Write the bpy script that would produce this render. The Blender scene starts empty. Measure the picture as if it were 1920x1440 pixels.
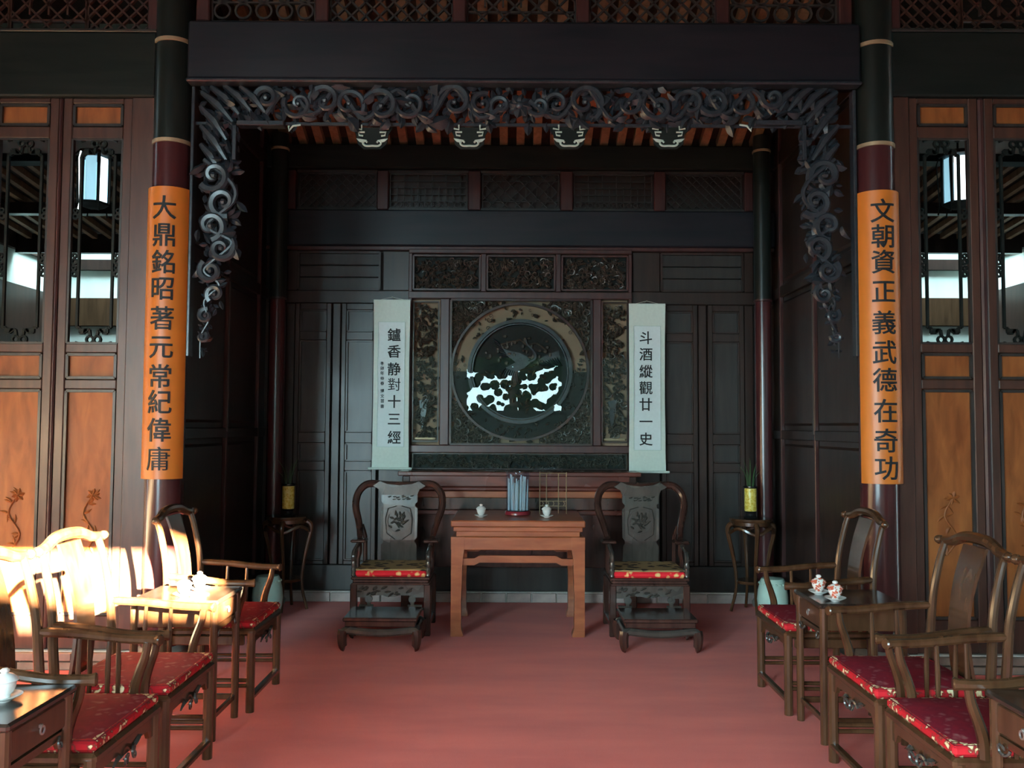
import bpy, bmesh, math, random
from mathutils import Vector, Matrix
random.seed(7)
PI = math.pi
R = math.radians
S = bpy.context.scene
COL = S.collection

# ------------------------------------------------------------------ camera, world, sun, exposure
F = 1620.0
CAM = Vector((-0.07, 0.0, 1.6))
CROT = Matrix.Rotation(R(90 + 2.83), 3, 'X') @ Matrix.Rotation(R(0.30), 3, 'Z')
cd = bpy.data.cameras.new('camera'); cd.sensor_width = 36; cd.lens = F * 36 / 1920; cd.clip_start = .05; cd.clip_end = 200
cam = bpy.data.objects.new('camera', cd); COL.objects.link(cam)
cam.matrix_world = Matrix.Translation(CAM) @ CROT.to_4x4()
S.camera = cam
S.view_settings.view_transform = 'Standard'; S.view_settings.look = 'None'
S.view_settings.gamma = 1.0; S.view_settings.use_curve_mapping = False
S.view_settings.exposure = 0.0

W = bpy.data.worlds.new('sky'); S.world = W; W.use_nodes = True
wn = W.node_tree; bg = wn.nodes['Background']
bg.inputs['Color'].default_value = (0.60, 0.90, 1.0, 1); bg.inputs['Strength'].default_value = 41.0

sd = bpy.data.lights.new('sun', 'SUN'); sd.energy = 880.0; sd.angle = R(0.6); sd.color = (1.0, 0.80, 0.50)
sun = bpy.data.objects.new('sun', sd); COL.objects.link(sun)
SUND = Vector((-0.53, 0.83, -0.24)).normalized()
sun.rotation_euler = SUND.to_track_quat('-Z', 'Y').to_euler()

def portal(name, loc, rot, sx, sy):
    l = bpy.data.lights.new(name, 'AREA'); l.shape = 'RECTANGLE'; l.size = sx; l.size_y = sy; l.cycles.is_portal = True
    o = bpy.data.objects.new(name, l); o.location = loc; o.rotation_euler = rot; COL.objects.link(o)
portal('portal_front', (0, -2.0, 1.52), (R(90), 0, 0), 5.6, 3.05)
portal('portal_added_bay', (-4.07, -2.0, 2.1), (R(90), 0, 0), 1.95, 2.8)  # opening added in the unseen wall to brighten the back
for s in (-1, 1):
    portal('portal_rear', (s * 4.2, 10.08, 5.2), (0, 0, 0), 3.4, 1.45)

def ray(px, py):
    return CROT @ Vector(((px - 960) / F, (720 - py) / F, -1))
def AX(px, py, Y):                      # world X of a photo point lying on the plane Y
    d = ray(px, py); return CAM.x + d.x * Y / d.y
def AZ(py, Y, px=974):
    d = ray(px, py); return CAM.z + d.z * Y / d.y

# ------------------------------------------------------------------ materials
def new_mat(name):
    m = bpy.data.materials.new(name); m.use_nodes = True
    nt = m.node_tree; b = nt.nodes['Principled BSDF']
    return m, nt, b
def ramp(nt, cols):
    r = nt.nodes.new('ShaderNodeValToRGB')
    while len(r.color_ramp.elements) < len(cols): r.color_ramp.elements.new(.5)
    for e, (p, c) in zip(r.color_ramp.elements, cols): e.position = p; e.color = (*c, 1)
    return r
def wood(name, c1, c2, rough=.4, scale=3, stretch=(1, 1, .12), bump=.15, coat=0.0, spec=.5):
    m, nt, b = new_mat(name); N = nt.nodes; L = nt.links
    tc = N.new('ShaderNodeTexCoord'); mp = N.new('ShaderNodeMapping'); mp.inputs['Scale'].default_value = stretch
    n = N.new('ShaderNodeTexNoise'); n.inputs['Scale'].default_value = scale * 6; n.inputs['Detail'].default_value = 6; n.inputs['Distortion'].default_value = .6
    L.new(tc.outputs['Object'], mp.inputs[0]); L.new(mp.outputs[0], n.inputs['Vector'])
    r = ramp(nt, [(.3, c1), (.7, c2)]); L.new(n.outputs['Fac'], r.inputs[0]); L.new(r.outputs[0], b.inputs['Base Color'])
    n2 = N.new('ShaderNodeTexNoise'); n2.inputs['Scale'].default_value = 2.5; n2.inputs['Detail'].default_value = 3
    L.new(tc.outputs['Object'], n2.inputs['Vector'])
    mr = N.new('ShaderNodeMapRange'); mr.inputs['To Min'].default_value = rough * .75; mr.inputs['To Max'].default_value = rough * 1.3
    L.new(n2.outputs['Fac'], mr.inputs[0]); L.new(mr.outputs[0], b.inputs['Roughness'])
    bp = N.new('ShaderNodeBump'); bp.inputs['Strength'].default_value = bump; bp.inputs['Distance'].default_value = .004
    L.new(n.outputs['Fac'], bp.inputs['Height']); L.new(bp.outputs[0], b.inputs['Normal'])
    b.inputs['Coat Weight'].default_value = coat; b.inputs['Coat Roughness'].default_value = .15
    b.inputs['Specular IOR Level'].default_value = spec
    return m
def plain(name, c, rough=.5, metal=0, noise=.12, scale=20, spec=.5):
    m, nt, b = new_mat(name); N = nt.nodes; L = nt.links
    tc = N.new('ShaderNodeTexCoord'); n = N.new('ShaderNodeTexNoise'); n.inputs['Scale'].default_value = scale; n.inputs['Detail'].default_value = 4
    L.new(tc.outputs['Object'], n.inputs['Vector'])
    r = ramp(nt, [(.3, tuple(v * (1 - noise) for v in c)), (.7, tuple(min(1, v * (1 + noise)) for v in c))])
    L.new(n.outputs['Fac'], r.inputs[0]); L.new(r.outputs[0], b.inputs['Base Color'])
    b.inputs['Roughness'].default_value = rough; b.inputs['Metallic'].default_value = metal
    b.inputs['Specular IOR Level'].default_value = spec
    return m
def brocade(name, cols, scale=18, dist=.25, rough=.75):
    m, nt, b = new_mat(name); N = nt.nodes; L = nt.links
    tc = N.new('ShaderNodeTexCoord')
    n0 = N.new('ShaderNodeTexNoise'); n0.inputs['Scale'].default_value = scale * .9; n0.inputs['Detail'].default_value = 2
    L.new(tc.outputs['Object'], n0.inputs['Vector'])
    mx = N.new('ShaderNodeMix'); mx.data_type = 'VECTOR'; mx.inputs['Factor'].default_value = dist * .12
    L.new(tc.outputs['Object'], mx.inputs[4]); L.new(n0.outputs['Color'], mx.inputs[5])
    v = N.new('ShaderNodeTexVoronoi'); v.inputs['Scale'].default_value = scale
    L.new(mx.outputs[1], v.inputs['Vector'])
    r = ramp(nt, cols); L.new(v.outputs['Distance'], r.inputs[0]); L.new(r.outputs[0], b.inputs['Base Color'])
    b.inputs['Roughness'].default_value = rough; b.inputs['Specular IOR Level'].default_value = .3
    return m

M = {}
M['dark'] = wood('dark_timber', (.014, .008, .006), (.032, .017, .013), .36)
M['panel'] = wood('dark_panel_timber', (.018, .016, .015), (.036, .031, .028), .36)
M['beam'] = wood('bluish_beam_timber', (.006, .008, .012), (.017, .014, .019), .42, 2, (.12, 1, 1), .15, 0, .35)  # bluish sky sheen put into the base colour
M['beamd'] = wood('black_beam_timber', (.006, .009, .008), (.014, .016, .014), .55, 2, (.12, 1, 1), .15, 0, .15)
M['carve'] = wood('carved_dark_timber', (.014, .018, .023), (.032, .038, .046), .30, 6, (1, 1, 1), .3)  # bluish tone paints in the sky light reflected off the carving
M['carve2'] = wood('carved_brown_relief', (.030, .022, .018), (.085, .060, .044), .34, 6, (1, 1, 1), .3)
M['redf'] = wood('red_brown_frame_timber', (.030, .011, .011), (.060, .022, .020), .36)
M['screen'] = wood('screen_frame_timber', (.040, .018, .013), (.075, .032, .022), .36)
M['orange'] = wood('orange_brown_panel', (.17, .046, .012), (.32, .105, .028), .5, 2, (1, 1, .25), .15, 0, .3)
M['coldark'] = wood('column_black_lacquer', (.006, .009, .008), (.012, .015, .013), .32, 2, spec=.3)
M['colred'] = wood('column_red_brown_lacquer', (.040, .010, .012), (.062, .016, .017), .22, 2)
M['ring'] = plain('dull_ring_metal', (.38, .27, .16), .45, .4)
M['banner'] = plain('orange_banner_lacquer', (.58, .165, .020), .4, 0, .06, 6)
M['ink'] = plain('black_ink_lacquer', (.014, .016, .019), .55, spec=.25)
M['inkflat'] = plain('flat_black_ink', (.012, .014, .014), .8)
M['paper'] = plain('scroll_mount_paper', (.60, .68, .60), .85, 0, .04, 40)
M['paper2'] = plain('scroll_writing_paper', (.66, .74, .72), .85, 0, .03, 40)
M['cord'] = plain('pale_cord', (.5, .5, .42), .8)
M['table'] = wood('red_brown_table_timber', (.23, .060, .024), (.38, .120, .048), .3, 3, (.2, 1, 1), .1)
M['altar'] = wood('dark_red_altar_timber', (.085, .022, .016), (.15, .040, .028), .26, 3, (.2, 1, 1), .1)
M['chair'] = wood('brown_rosewood', (.040, .016, .007), (.085, .038, .018), .22, 3, (1, 1, .2), .08, .2)
M['throne'] = wood('dark_rosewood', (.030, .013, .010), (.060, .026, .020), .23, 3, (1, 1, .2), .08, .3)
M['splat'] = wood('polished_splat_timber', (.034, .029, .026), (.062, .054, .046), .27, 3, (1, 1, .3), .12, .4)
M['tea'] = wood('tea_table_timber', (.022, .014, .011), (.045, .026, .019), .2, 3, (.3, 1, 1), .05, .4)
M['plaster'] = plain('white_plaster', (.58, .64, .58), .9, 0, .08, 3)
M['hallwall'] = plain('grey_hall_plaster', (.16, .14, .12), .9, 0, .2, 3)
M['stone'] = plain('grey_stone_floor', (.17, .16, .14), .7, 0, .2, 5)
M['brick'] = plain('grey_brown_brick', (.22, .15, .12), .85, 0, .25, 9)
M['palebrick'] = plain('pale_brick', (.44, .36, .33), .8, 0, .2, 9)
M['mortar'] = plain('pale_mortar', (.60, .56, .52), .9, 0, .1, 30)
M['tan'] = plain('tan_backing_board', (.30, .19, .12), .75, 0, .1, 6)
M['rafter'] = wood('brown_rafter', (.17, .075, .035), (.30, .14, .07), .6)
M['sheath'] = wood('dark_roof_board', (.030, .012, .006), (.06, .026, .014), .7)
M['boarding'] = wood('brown_gallery_boarding', (.030, .014, .006), (.060, .030, .014), .8, spec=.1)
M['raftpale'] = wood('pale_brown_rafter', (.24, .12, .06), (.40, .21, .12), .6)
M['palegreen'] = plain('pale_painted_scroll', (.46, .54, .46), .6)
M['drawer'] = wood('drawer_front_timber', (.05, .020, .010), (.10, .042, .022), .3)
M['brass'] = plain('dull_steel', (.5, .48, .44), .35, .8)
M['porc'] = plain('white_porcelain', (.80, .78, .74), .15)
M['porcred'] = brocade('rust_painted_porcelain', [(.0, (.62, .10, .05)), (.42, (.55, .14, .08)), (.55, (.8, .74, .68)), (1, (.8, .78, .72))], 60, .2, .18)
M['celadon'] = plain('celadon_glaze', (.42, .58, .50), .2, 0, .1, 8)
M['yellow'] = brocade('yellow_patterned_glaze', [(.0, (.55, .30, .02)), (.3, (.62, .44, .05)), (.6, (.75, .62, .16)), (1, (.8, .68, .2))], 45, .3, .25)
M['black'] = plain('black_glaze', (.01, .01, .01), .2)
M['grass'] = plain('dark_green_blade', (.035, .10, .03), .5)
M['lacred'] = plain('red_lacquer', (.22, .02, .03), .2)
M['cush'] = brocade('red_brocade_top', [(.0, (.30, .13, .12)), (.24, (.26, .05, .06)), (.36, (.19, .006, .020)), (1, (.26, .008, .024))], 19, .6)
M['cushedge'] = brocade('floral_brocade_edge', [(.0, (.92, .80, .52)), (.36, (.80, .56, .30)), (.44, (.16, .03, .02)), (.62, (.50, .010, .018)), (1, (.55, .012, .02))], 26, .8)
M['throneedge'] = brocade('red_gold_brocade_edge', [(.0, (.95, .72, .30)), (.25, (.9, .42, .16)), (.34, (.80, .015, .03)), (1, (.82, .02, .035))], 17, .4)
M['thronetop'] = brocade('black_gold_brocade', [(.0, (.03, .02, .012)), (.34, (.04, .02, .014)), (.42, (.36, .24, .11)), (1, (.42, .28, .13))], 13, .5)
M['leafgreen'] = plain('tree_leaf_green', (.012, .028, .009), .6, spec=0)
M['bark'] = plain('tree_bark', (.10, .07, .05), .9)
M['moss'] = plain('mossy_courtyard_stone', (.035, .04, .03), .9, 0, .3, 3, spec=0)
M['tile'] = plain('grey_roof_tile', (.04, .04, .04), .8, spec=0)
M['bluestone'] = plain('garden_wall_plaster', (.02, .024, .02), .9, spec=0)
def carpet_mat():
    m, nt, b = new_mat('red_carpet_pile'); N = nt.nodes; L = nt.links
    tc = N.new('ShaderNodeTexCoord')
    n = N.new('ShaderNodeTexNoise'); n.inputs['Scale'].default_value = 1.6; n.inputs['Detail'].default_value = 6
    mp = N.new('ShaderNodeMapping'); mp.inputs['Scale'].default_value = (.6, 2.2, 1); L.new(tc.outputs['Object'], mp.inputs[0]); L.new(mp.outputs[0], n.inputs['Vector'])
    n2 = N.new('ShaderNodeTexNoise'); n2.inputs['Scale'].default_value = 260; n2.inputs['Detail'].default_value = 2; L.new(tc.outputs['Object'], n2.inputs['Vector'])
    ad = N.new('ShaderNodeMath'); ad.operation = 'MULTIPLY_ADD'; ad.inputs[1].default_value = .35; L.new(n2.outputs['Fac'], ad.inputs[0]); L.new(n.outputs['Fac'], ad.inputs[2])
    r = ramp(nt, [(.45, (.60, .058, .036)), (.85, (.74, .088, .054))]); L.new(ad.outputs[0], r.inputs[0]); L.new(r.outputs[0], b.inputs['Base Color'])
    b.inputs['Roughness'].default_value = .95; b.inputs['Sheen Weight'].default_value = .15; b.inputs['Specular IOR Level'].default_value = .15
    bp = N.new('ShaderNodeBump'); bp.inputs['Strength'].default_value = .4; bp.inputs['Distance'].default_value = .004; L.new(n2.outputs['Fac'], bp.inputs['Height']); L.new(bp.outputs[0], b.inputs['Normal'])
    return m
M['carpet'] = carpet_mat()
def glass_mat(name, tint=(1, 1, 1), ior=1.45):
    m = bpy.data.materials.new(name); m.use_nodes = True; nt = m.node_tree; nt.nodes.clear(); N = nt.nodes
    o = N.new('ShaderNodeOutputMaterial'); mx = N.new('ShaderNodeMixShader'); t = N.new('ShaderNodeBsdfTransparent'); g = N.new('ShaderNodeBsdfGlossy'); f = N.new('ShaderNodeFresnel')
    t.inputs[0].default_value = (*tint, 1); g.inputs['Roughness'].default_value = .004; f.inputs[0].default_value = ior
    ge = N.new('ShaderNodeNewGeometry'); mu = N.new('ShaderNodeMath'); mu.operation = 'MULTIPLY'; iv = N.new('ShaderNodeMath'); iv.operation = 'SUBTRACT'; iv.inputs[0].default_value = 1.0
    nt.links.new(ge.outputs['Backfacing'], iv.inputs[1]); nt.links.new(f.outputs[0], mu.inputs[0]); nt.links.new(iv.outputs[0], mu.inputs[1]); nt.links.new(mu.outputs[0], mx.inputs[0]); nt.links.new(t.outputs[0], mx.inputs[1]); nt.links.new(g.outputs[0], mx.inputs[2]); nt.links.new(mx.outputs[0], o.inputs[0])
    return m
M['glass'] = glass_mat('pane_glass', (.93, .96, .95))
M['glassblue'] = glass_mat('clear_cylinder_glass', (.86, .90, .97), 1.55)
def emis(name, c, s):
    m, nt, b = new_mat(name)
    b.inputs['Base Color'].default_value = (*c, 1); b.inputs['Emission Color'].default_value = (*c, 1); b.inputs['Emission Strength'].default_value = s
    return m
M['dayglowblue'] = emis('daylight_glow_pane_blue', (.40, .78, .95), .75)  # daylight on the lantern panes painted as emission
M['dayglowwhite'] = emis('daylight_glow_pane_white', (.85, .97, 1.0), 3.0)  # stronger painted glow for the panes that daylight whitens

# ------------------------------------------------------------------ mesh builder
class MB:
    def __init__(s): s.v = []; s.f = []
    def add(s, vs, fs):
        o = len(s.v); s.v += [tuple(v) for v in vs]; s.f += [tuple(i + o for i in f) for f in fs]; return s
    def box(s, x0, x1, y0, y1, z0, z1, b=0.0, m=None):
        if x0 > x1: x0, x1 = x1, x0
        if y0 > y1: y0, y1 = y1, y0
        if z0 > z1: z0, z1 = z1, z0
        b = min(b, (x1 - x0) * .4, (y1 - y0) * .4, (z1 - z0) * .4)
        if b <= 0:
            vs = [(x, y, z) for x in (x0, x1) for y in (y0, y1) for z in (z0, z1)]
            fs = [(0, 1, 3, 2), (4, 6, 7, 5), (0, 4, 5, 1), (2, 3, 7, 6), (0, 2, 6, 4), (1, 5, 7, 3)]
        else:
            vs = []; idx = {}
            X = (x0, x1); Y = (y0, y1); Z = (z0, z1)
            for i in (0, 1):
                for j in (0, 1):
                    for k in (0, 1):
                        dx = b if i == 0 else -b; dy = b if j == 0 else -b; dz = b if k == 0 else -b
                        for a, p in (('x', (X[i], Y[j] + dy, Z[k] + dz)), ('y', (X[i] + dx, Y[j], Z[k] + dz)), ('z', (X[i] + dx, Y[j] + dy, Z[k]))):
                            idx[(i, j, k, a)] = len(vs); vs.append(p)
            fs = []
            for i in (0, 1): fs.append([idx[(i, j, k, 'x')] for j, k in ((0, 0), (0, 1), (1, 1), (1, 0))])
            for j in (0, 1): fs.append([idx[(i, j, k, 'y')] for i, k in ((0, 0), (0, 1), (1, 1), (1, 0))])
            for k in (0, 1): fs.append([idx[(i, j, k, 'z')] for i, j in ((0, 0), (0, 1), (1, 1), (1, 0))])
            for i in (0, 1):
                for j in (0, 1): fs.append([idx[(i, j, 0, 'x')], idx[(i, j, 1, 'x')], idx[(i, j, 1, 'y')], idx[(i, j, 0, 'y')]])
                for k in (0, 1): fs.append([idx[(i, 0, k, 'x')], idx[(i, 1, k, 'x')], idx[(i, 1, k, 'z')], idx[(i, 0, k, 'z')]])
            for j in (0, 1):
                for k in (0, 1): fs.append([idx[(0, j, k, 'y')], idx[(1, j, k, 'y')], idx[(1, j, k, 'z')], idx[(0, j, k, 'z')]])
            for i in (0, 1):
                for j in (0, 1):
                    for k in (0, 1): fs.append([idx[(i, j, k, a)] for a in 'xyz'])
        if m is not None: vs = [m @ Vector(v) for v in vs]
        return s.add(vs, fs)
    def bar(s, a, b, w, h=None, up=(0, 0, 1)):          # square bar between two points
        a = Vector(a); b = Vector(b); h = w if h is None else h
        t = (b - a); L = t.length
        if L < 1e-6: return s
        t.normalize(); u = Vector(up)
        if abs(t.dot(u)) > .98: u = Vector((0, 1, 0)) if abs(t.y) < .9 else Vector((1, 0, 0))
        n = t.cross(u).normalized(); u = n.cross(t)
        vs = [p + n * i * w / 2 + u * j * h / 2 for p in (a, b) for i, j in ((-1, -1), (1, -1), (1, 1), (-1, 1))]
        return s.add(vs, [(3, 2, 1, 0), (4, 5, 6, 7), (0, 1, 5, 4), (1, 2, 6, 5), (2, 3, 7, 6), (3, 0, 4, 7)])
    def tube(s, pts, r, n=8, sq=None):                   # sq=(axis scale u, v) flattens the section
        pts = [Vector(p) for p in pts]; m = len(pts)
        rs = r if isinstance(r, (list, tuple)) else [r] * m
        vs = []; nrm = None
        for i, p in enumerate(pts):
            t = (pts[min(i + 1, m - 1)] - pts[max(i - 1, 0)]).normalized()
            if nrm is None:
                a = Vector((0, 1, 0)) if abs(t.y) < .9 else Vector((1, 0, 0))
                nrm = (a - t * a.dot(t)).normalized()
            else:
                q = nrm - t * nrm.dot(t)
                if q.length > 1e-6: nrm = q.normalized()
            bn = t.cross(nrm)
            su, sv = sq or (1, 1)
            for k in range(n):
                a = 2 * PI * (k + .5) / n
                vs.append(p + (nrm * math.cos(a) * su + bn * math.sin(a) * sv) * rs[i])
        fs = [(i * n + k, i * n + (k + 1) % n, (i + 1) * n + (k + 1) % n, (i + 1) * n + k) for i in range(m - 1) for k in range(n)]
        fs += [tuple(range(n - 1, -1, -1)), tuple(range((m - 1) * n, m * n))]
        return s.add(vs, fs)
    def lathe(s, prof, c=(0, 0, 0), n=24, a0=0.0):
        m = len(prof); vs = [(c[0] + r * math.cos(a0 + 2 * PI * k / n), c[1] + r * math.sin(a0 + 2 * PI * k / n), c[2] + z) for r, z in prof for k in range(n)]
        fs = [(i * n + k, i * n + (k + 1) % n, (i + 1) * n + (k + 1) % n, (i + 1) * n + k) for i in range(m - 1) for k in range(n)]
        fs += [tuple(range(n - 1, -1, -1)), tuple(range((m - 1) * n, m * n))]
        return s.add(vs, fs)
    def prism(s, out, y0, y1, fn=None):                  # outline in (x,z), extruded in y
        n = len(out); vs = [(x, y0, z) for x, z in out] + [(x, y1, z) for x, z in out]
        if fn: vs = [fn(*v) for v in vs]
        return s.add(vs, [tuple(range(n)), tuple(range(2 * n - 1, n - 1, -1))] + [(i, i + n, (i + 1) % n + n, (i + 1) % n) for i in range(n)])
    def ring(s, c, r0, r1, y0, y1, n=48, a0=0, a1=2 * PI):
        full = abs(a1 - a0 - 2 * PI) < 1e-6; k = n if full else n + 1; vs = []
        for i in range(k):
            a = a0 + (a1 - a0) * i / n; ca, sa = math.cos(a), math.sin(a)
            vs += [(c[0] + r0 * ca, y0, c[1] + r0 * sa), (c[0] + r1 * ca, y0, c[1] + r1 * sa), (c[0] + r1 * ca, y1, c[1] + r1 * sa), (c[0] + r0 * ca, y1, c[1] + r0 * sa)]
        fs = []
        for i in range(n):
            j = (i + 1) % k
            for q in range(4): fs.append((i * 4 + q, i * 4 + (q + 1) % 4, j * 4 + (q + 1) % 4, j * 4 + q))
        if not full: fs += [(0, 1, 2, 3), ((k - 1) * 4 + 3, (k - 1) * 4 + 2, (k - 1) * 4 + 1, (k - 1) * 4)]
        return s.add(vs, fs)
    def blob(s, c, r, n=6, m=4, rot=None):               # ellipsoid
        vs = []; fs = []
        for i in range(m + 1):
            t = PI * i / m
            for k in range(n):
                a = 2 * PI * k / n; v = Vector((r[0] * math.sin(t) * math.cos(a), r[1] * math.sin(t) * math.sin(a), r[2] * math.cos(t)))
                if rot is not None: v = rot @ v
                vs.append(v + Vector(c))
        for i in range(m):
            for k in range(n): fs.append((i * n + k, (i + 1) * n + k, (i + 1) * n + (k + 1) % n, i * n + (k + 1) % n))
        return s.add(vs, fs)
    def leafy(s, c, L, w, ang, th=.012, curl=.3, side=-1):   # carved leaf lying in the xz plane, ridge towards -y
        ca, sa = math.cos(ang), math.sin(ang); prof = [(0, .15), (.25, .8), (.55, 1), (.8, .6), (1, .02)]
        vs = []
        for t, q in prof:
            off = curl * L * t * t
            for v, d in ((-1, 0), (0, 1), (1, 0)):
                x = t * L; z = v * q * w / 2 + off
                vs.append((c[0] + x * ca - z * sa, c[1] + side * d * th * (1 - .4 * t) , c[2] + x * sa + z * ca))
        fs = []
        for i in range(4):
            for k in (0, 1): fs.append((i * 3 + k, i * 3 + k + 1, i * 3 + k + 4, i * 3 + k + 3))
        for i in range(4): fs.append((i * 3, i * 3 + 3, i * 3 + 5, i * 3 + 2))
        return s.add(vs, fs)
    def mesh(s, name, mat, ang=32):
        me = bpy.data.meshes.new(name); me.from_pydata(s.v, [], s.f)
        bm = bmesh.new(); bm.from_mesh(me); bmesh.ops.recalc_face_normals(bm, faces=bm.faces); bm.to_mesh(me); bm.free()
        me.polygons.foreach_set('use_smooth', [True] * len(me.polygons))
        me.set_sharp_from_angle(angle=R(ang))
        me.materials.append(M[mat]); me.update(); return me
    def build(s, name, mat, parent=None, **k):
        return link(name, s.mesh(name, mat), parent, **k)
def link(name, me, parent=None, loc=None, rot=None, scale=None):
    o = bpy.data.objects.new(name, me); COL.objects.link(o)
    if parent: o.parent = parent
    if loc: o.location = loc
    if rot: o.rotation_euler = rot
    if scale: o.scale = scale
    return o
def thing(name, label, cat, loc=(0, 0, 0), rz=0, group=None):
    o = bpy.data.objects.new(name, None); COL.objects.link(o); o.location = loc; o.rotation_euler = (0, 0, rz)
    o['label'] = label; o['category'] = cat
    if group: o['group'] = group
    return o
def tag(o, label, cat, group=None):
    o['label'] = label; o['category'] = cat
    if group: o['group'] = group
    return o
def struct(name, loc=(0, 0, 0), label=None, cat=None):
    o = bpy.data.objects.new(name, None); COL.objects.link(o); o.location = loc; o['kind'] = 'structure'
    if label: o['label'] = label
    if cat: o['category'] = cat
    return o
def st(o, label=None, cat=None):
    o['kind'] = 'structure'
    if label: o['label'] = label
    if cat: o['category'] = cat
    return o
def dup(o, loc=None, rz=None, label=None, group=None):
    KIDS = {}
    for q in COL.objects:
        if q.parent: KIDS.setdefault(q.parent.name, []).append(q)
    def cp(q, par):
        c = q.copy(); COL.objects.link(c); c.parent = par
        for ch in KIDS.get(q.name, []): cp(ch, c)
        return c
    r = cp(o, None)
    if loc is not None: r.location = loc
    if rz is not None: r.rotation_euler = (0, 0, rz)
    if label: r['label'] = label
    if group: r['group'] = group
    return r
def spline(P, n=6):                                       # Catmull-Rom
    P = [Vector(p) for p in P]; Q = [P[0]] + P + [P[-1]]; out = []
    for i in range(1, len(Q) - 2):
        for k in range(n):
            t = k / n; a, b, c, d = Q[i - 1], Q[i], Q[i + 1], Q[i + 2]
            out.append(.5 * ((2 * b) + (-a + c) * t + (2 * a - 5 * b + 4 * c - d) * t * t + (-a + 3 * b - 3 * c + d) * t ** 3))
    out.append(P[-1]); return out
def lerp(a, b, t): return a + (b - a) * t
def glyph(ch, size, ext, offs=0.0, slices=False):
    if ch in '庸對': offs = 0.0            # the font outline of these two fills wrongly when thickened
    c = bpy.data.curves.new('glyph', 'FONT'); c.body = ch; c.size = size; c.extrude = ext; c.offset = offs; c.resolution_u = 3
    c.align_x = 'CENTER'; c.align_y = 'CENTER'
    o = bpy.data.objects.new('glyph', c); COL.objects.link(o)
    dg = bpy.context.evaluated_depsgraph_get(); dg.update()
    me = bpy.data.meshes.new_from_object(o.evaluated_get(dg)); bpy.data.objects.remove(o)
    xs = [v.co.x for v in me.vertices]; ys = [v.co.y for v in me.vertices]
    if xs:
        cx = (min(xs) + max(xs)) / 2; cy = (min(ys) + max(ys)) / 2
        for v in me.vertices: v.co = (v.co.x - cx, v.co.y - cy, v.co.z)
    me.materials.clear()
    if slices:
        bm = bmesh.new(); bm.from_mesh(me); k = -.12
        while k < .12:
            bmesh.ops.bisect_plane(bm, geom=bm.verts[:] + bm.edges[:] + bm.faces[:], plane_co=(k, 0, 0), plane_no=(1, 0, 0)); k += .016
        bm.to_mesh(me); bm.free()
    return me

YF = 5.80      # plane of the front bay: columns, carved arch, side screens
YB = 8.00      # plane of the panelled back wall
XC = 2.39      # front columns
XW = 2.36      # alcove side walls
# ------------------------------------------------------------------ floor, carpet, hall shell
fl = st(MB().box(-5.8, 5.8, -2.2, 11.6, -.12, 0).build('floor', 'stone'))
cp = MB()
cp.box(-3.9, 3.9, -1.4, YF - .13, 0, .012).box(-XW + .09, XW - .09, YF - .13, YB - .10, 0, .012)
tag(cp.build('carpet', 'carpet'), 'wide plain red carpet covering the hall floor up to the panelled wall', 'carpet')
st(MB().box(-5.2, -5.05, -2.2, YF - .1, 0, 5.2).build('wall_left', 'hallwall'))
st(MB().box(5.05, 5.2, -2.2, YF - .1, 0, 5.2).build('wall_right', 'hallwall'))
fw = MB(); fw.box(-3.1, -2.8, -2.2, -2.0, 0, 5.2).box(-5.05, -3.1, -2.2, -2.0, 0, .7).box(-5.05, -3.1, -2.2, -2.0, 3.5, 5.2).box(2.8, 5.05, -2.2, -2.0, 0, 5.2).box(-2.8, 2.8, -2.2, -2.0, 3.05, 5.2)  # left bay opening added so sky light reaches the back wall
st(fw.build('wall_front', 'hallwall'))
st(MB().box(-5.2, 5.2, -2.2, YF + .1, 5.2, 5.32).build('ceiling', 'sheath'))

# ------------------------------------------------------------------ courtyard outside the hall doors
def light_block_house(sx, label):  # unseen blocks added to cut the sunbeam and darken the glass reflection
    t = thing('added_light_block', label, 'light block', (0, 0, 0))
    x0, x1 = (1.5, 15) if sx > 0 else (-4.6, -1.5)
    MB().box(x0, x1, -11.5, -9.0, 0, 4.05).build('wall', 'bluestone', t)
    rf = MB(); rf.add([(x0, -8.8, 4.05), (x1, -8.8, 4.05), (x1, -9.0, 4.56), (x0, -9.0, 4.56), (x0, -11.5, 4.05), (x1, -11.5, 4.05), (x1, -11.0, 4.56), (x0, -11.0, 4.56)],
        [(0, 1, 2, 3), (4, 7, 6, 5), (3, 2, 6, 7), (0, 3, 7, 4), (1, 5, 6, 2), (0, 4, 5, 1)])
    rf.build('roof', 'tile', t)
light_block_house(1, 'added unseen house block right of the garden gap, cutting off the sun')
light_block_house(-1, 'added unseen house block left of the garden gap, keeping the glass reflection dark')
tag(MB().box(-1.48, 1.48, -9.3, -9.05, 0, 2.0).box(-1.48, 1.48, -9.36, -8.99, 2.0, 2.06).build('garden_wall', 'bluestone'), 'low garden wall between the two added house blocks', 'wall')
st(MB().box(-15, 15, -14, -2.2, -.15, -.02).build('floor_courtyard', 'moss'))
tr = thing('garden_tree', 'leafy tree behind the garden wall, mirrored in the panel glass', 'tree', (0, -12.9, 0))
MB().tube([(0, 0, 0), (.1, 0, 1.2), (-.05, 0, 2.6), (.1, 0, 4)], [.2, .16, .13, .08]).build('trunk', 'bark', tr)
lf = MB(); rnd = random.Random(3)
for i in range(420):
    x = rnd.uniform(-3.2, 3.2); z = rnd.uniform(3.6, 6.6); r = rnd.uniform(.22, .4)
    if abs(x) < 2.2 or z > 4.7: lf.blob((x, rnd.uniform(-.7, .7), z), (r, r * .6, r * .8), 6, 4)
for i in range(165):
    x = rnd.uniform(-2.2, 2.2); z = rnd.uniform(2.0, 3.5); r = rnd.uniform(.06, .17)
    lf.blob((x, rnd.uniform(-.3, .3), z), (r * 1.1, r * .6, r), 9, 6)
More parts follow.
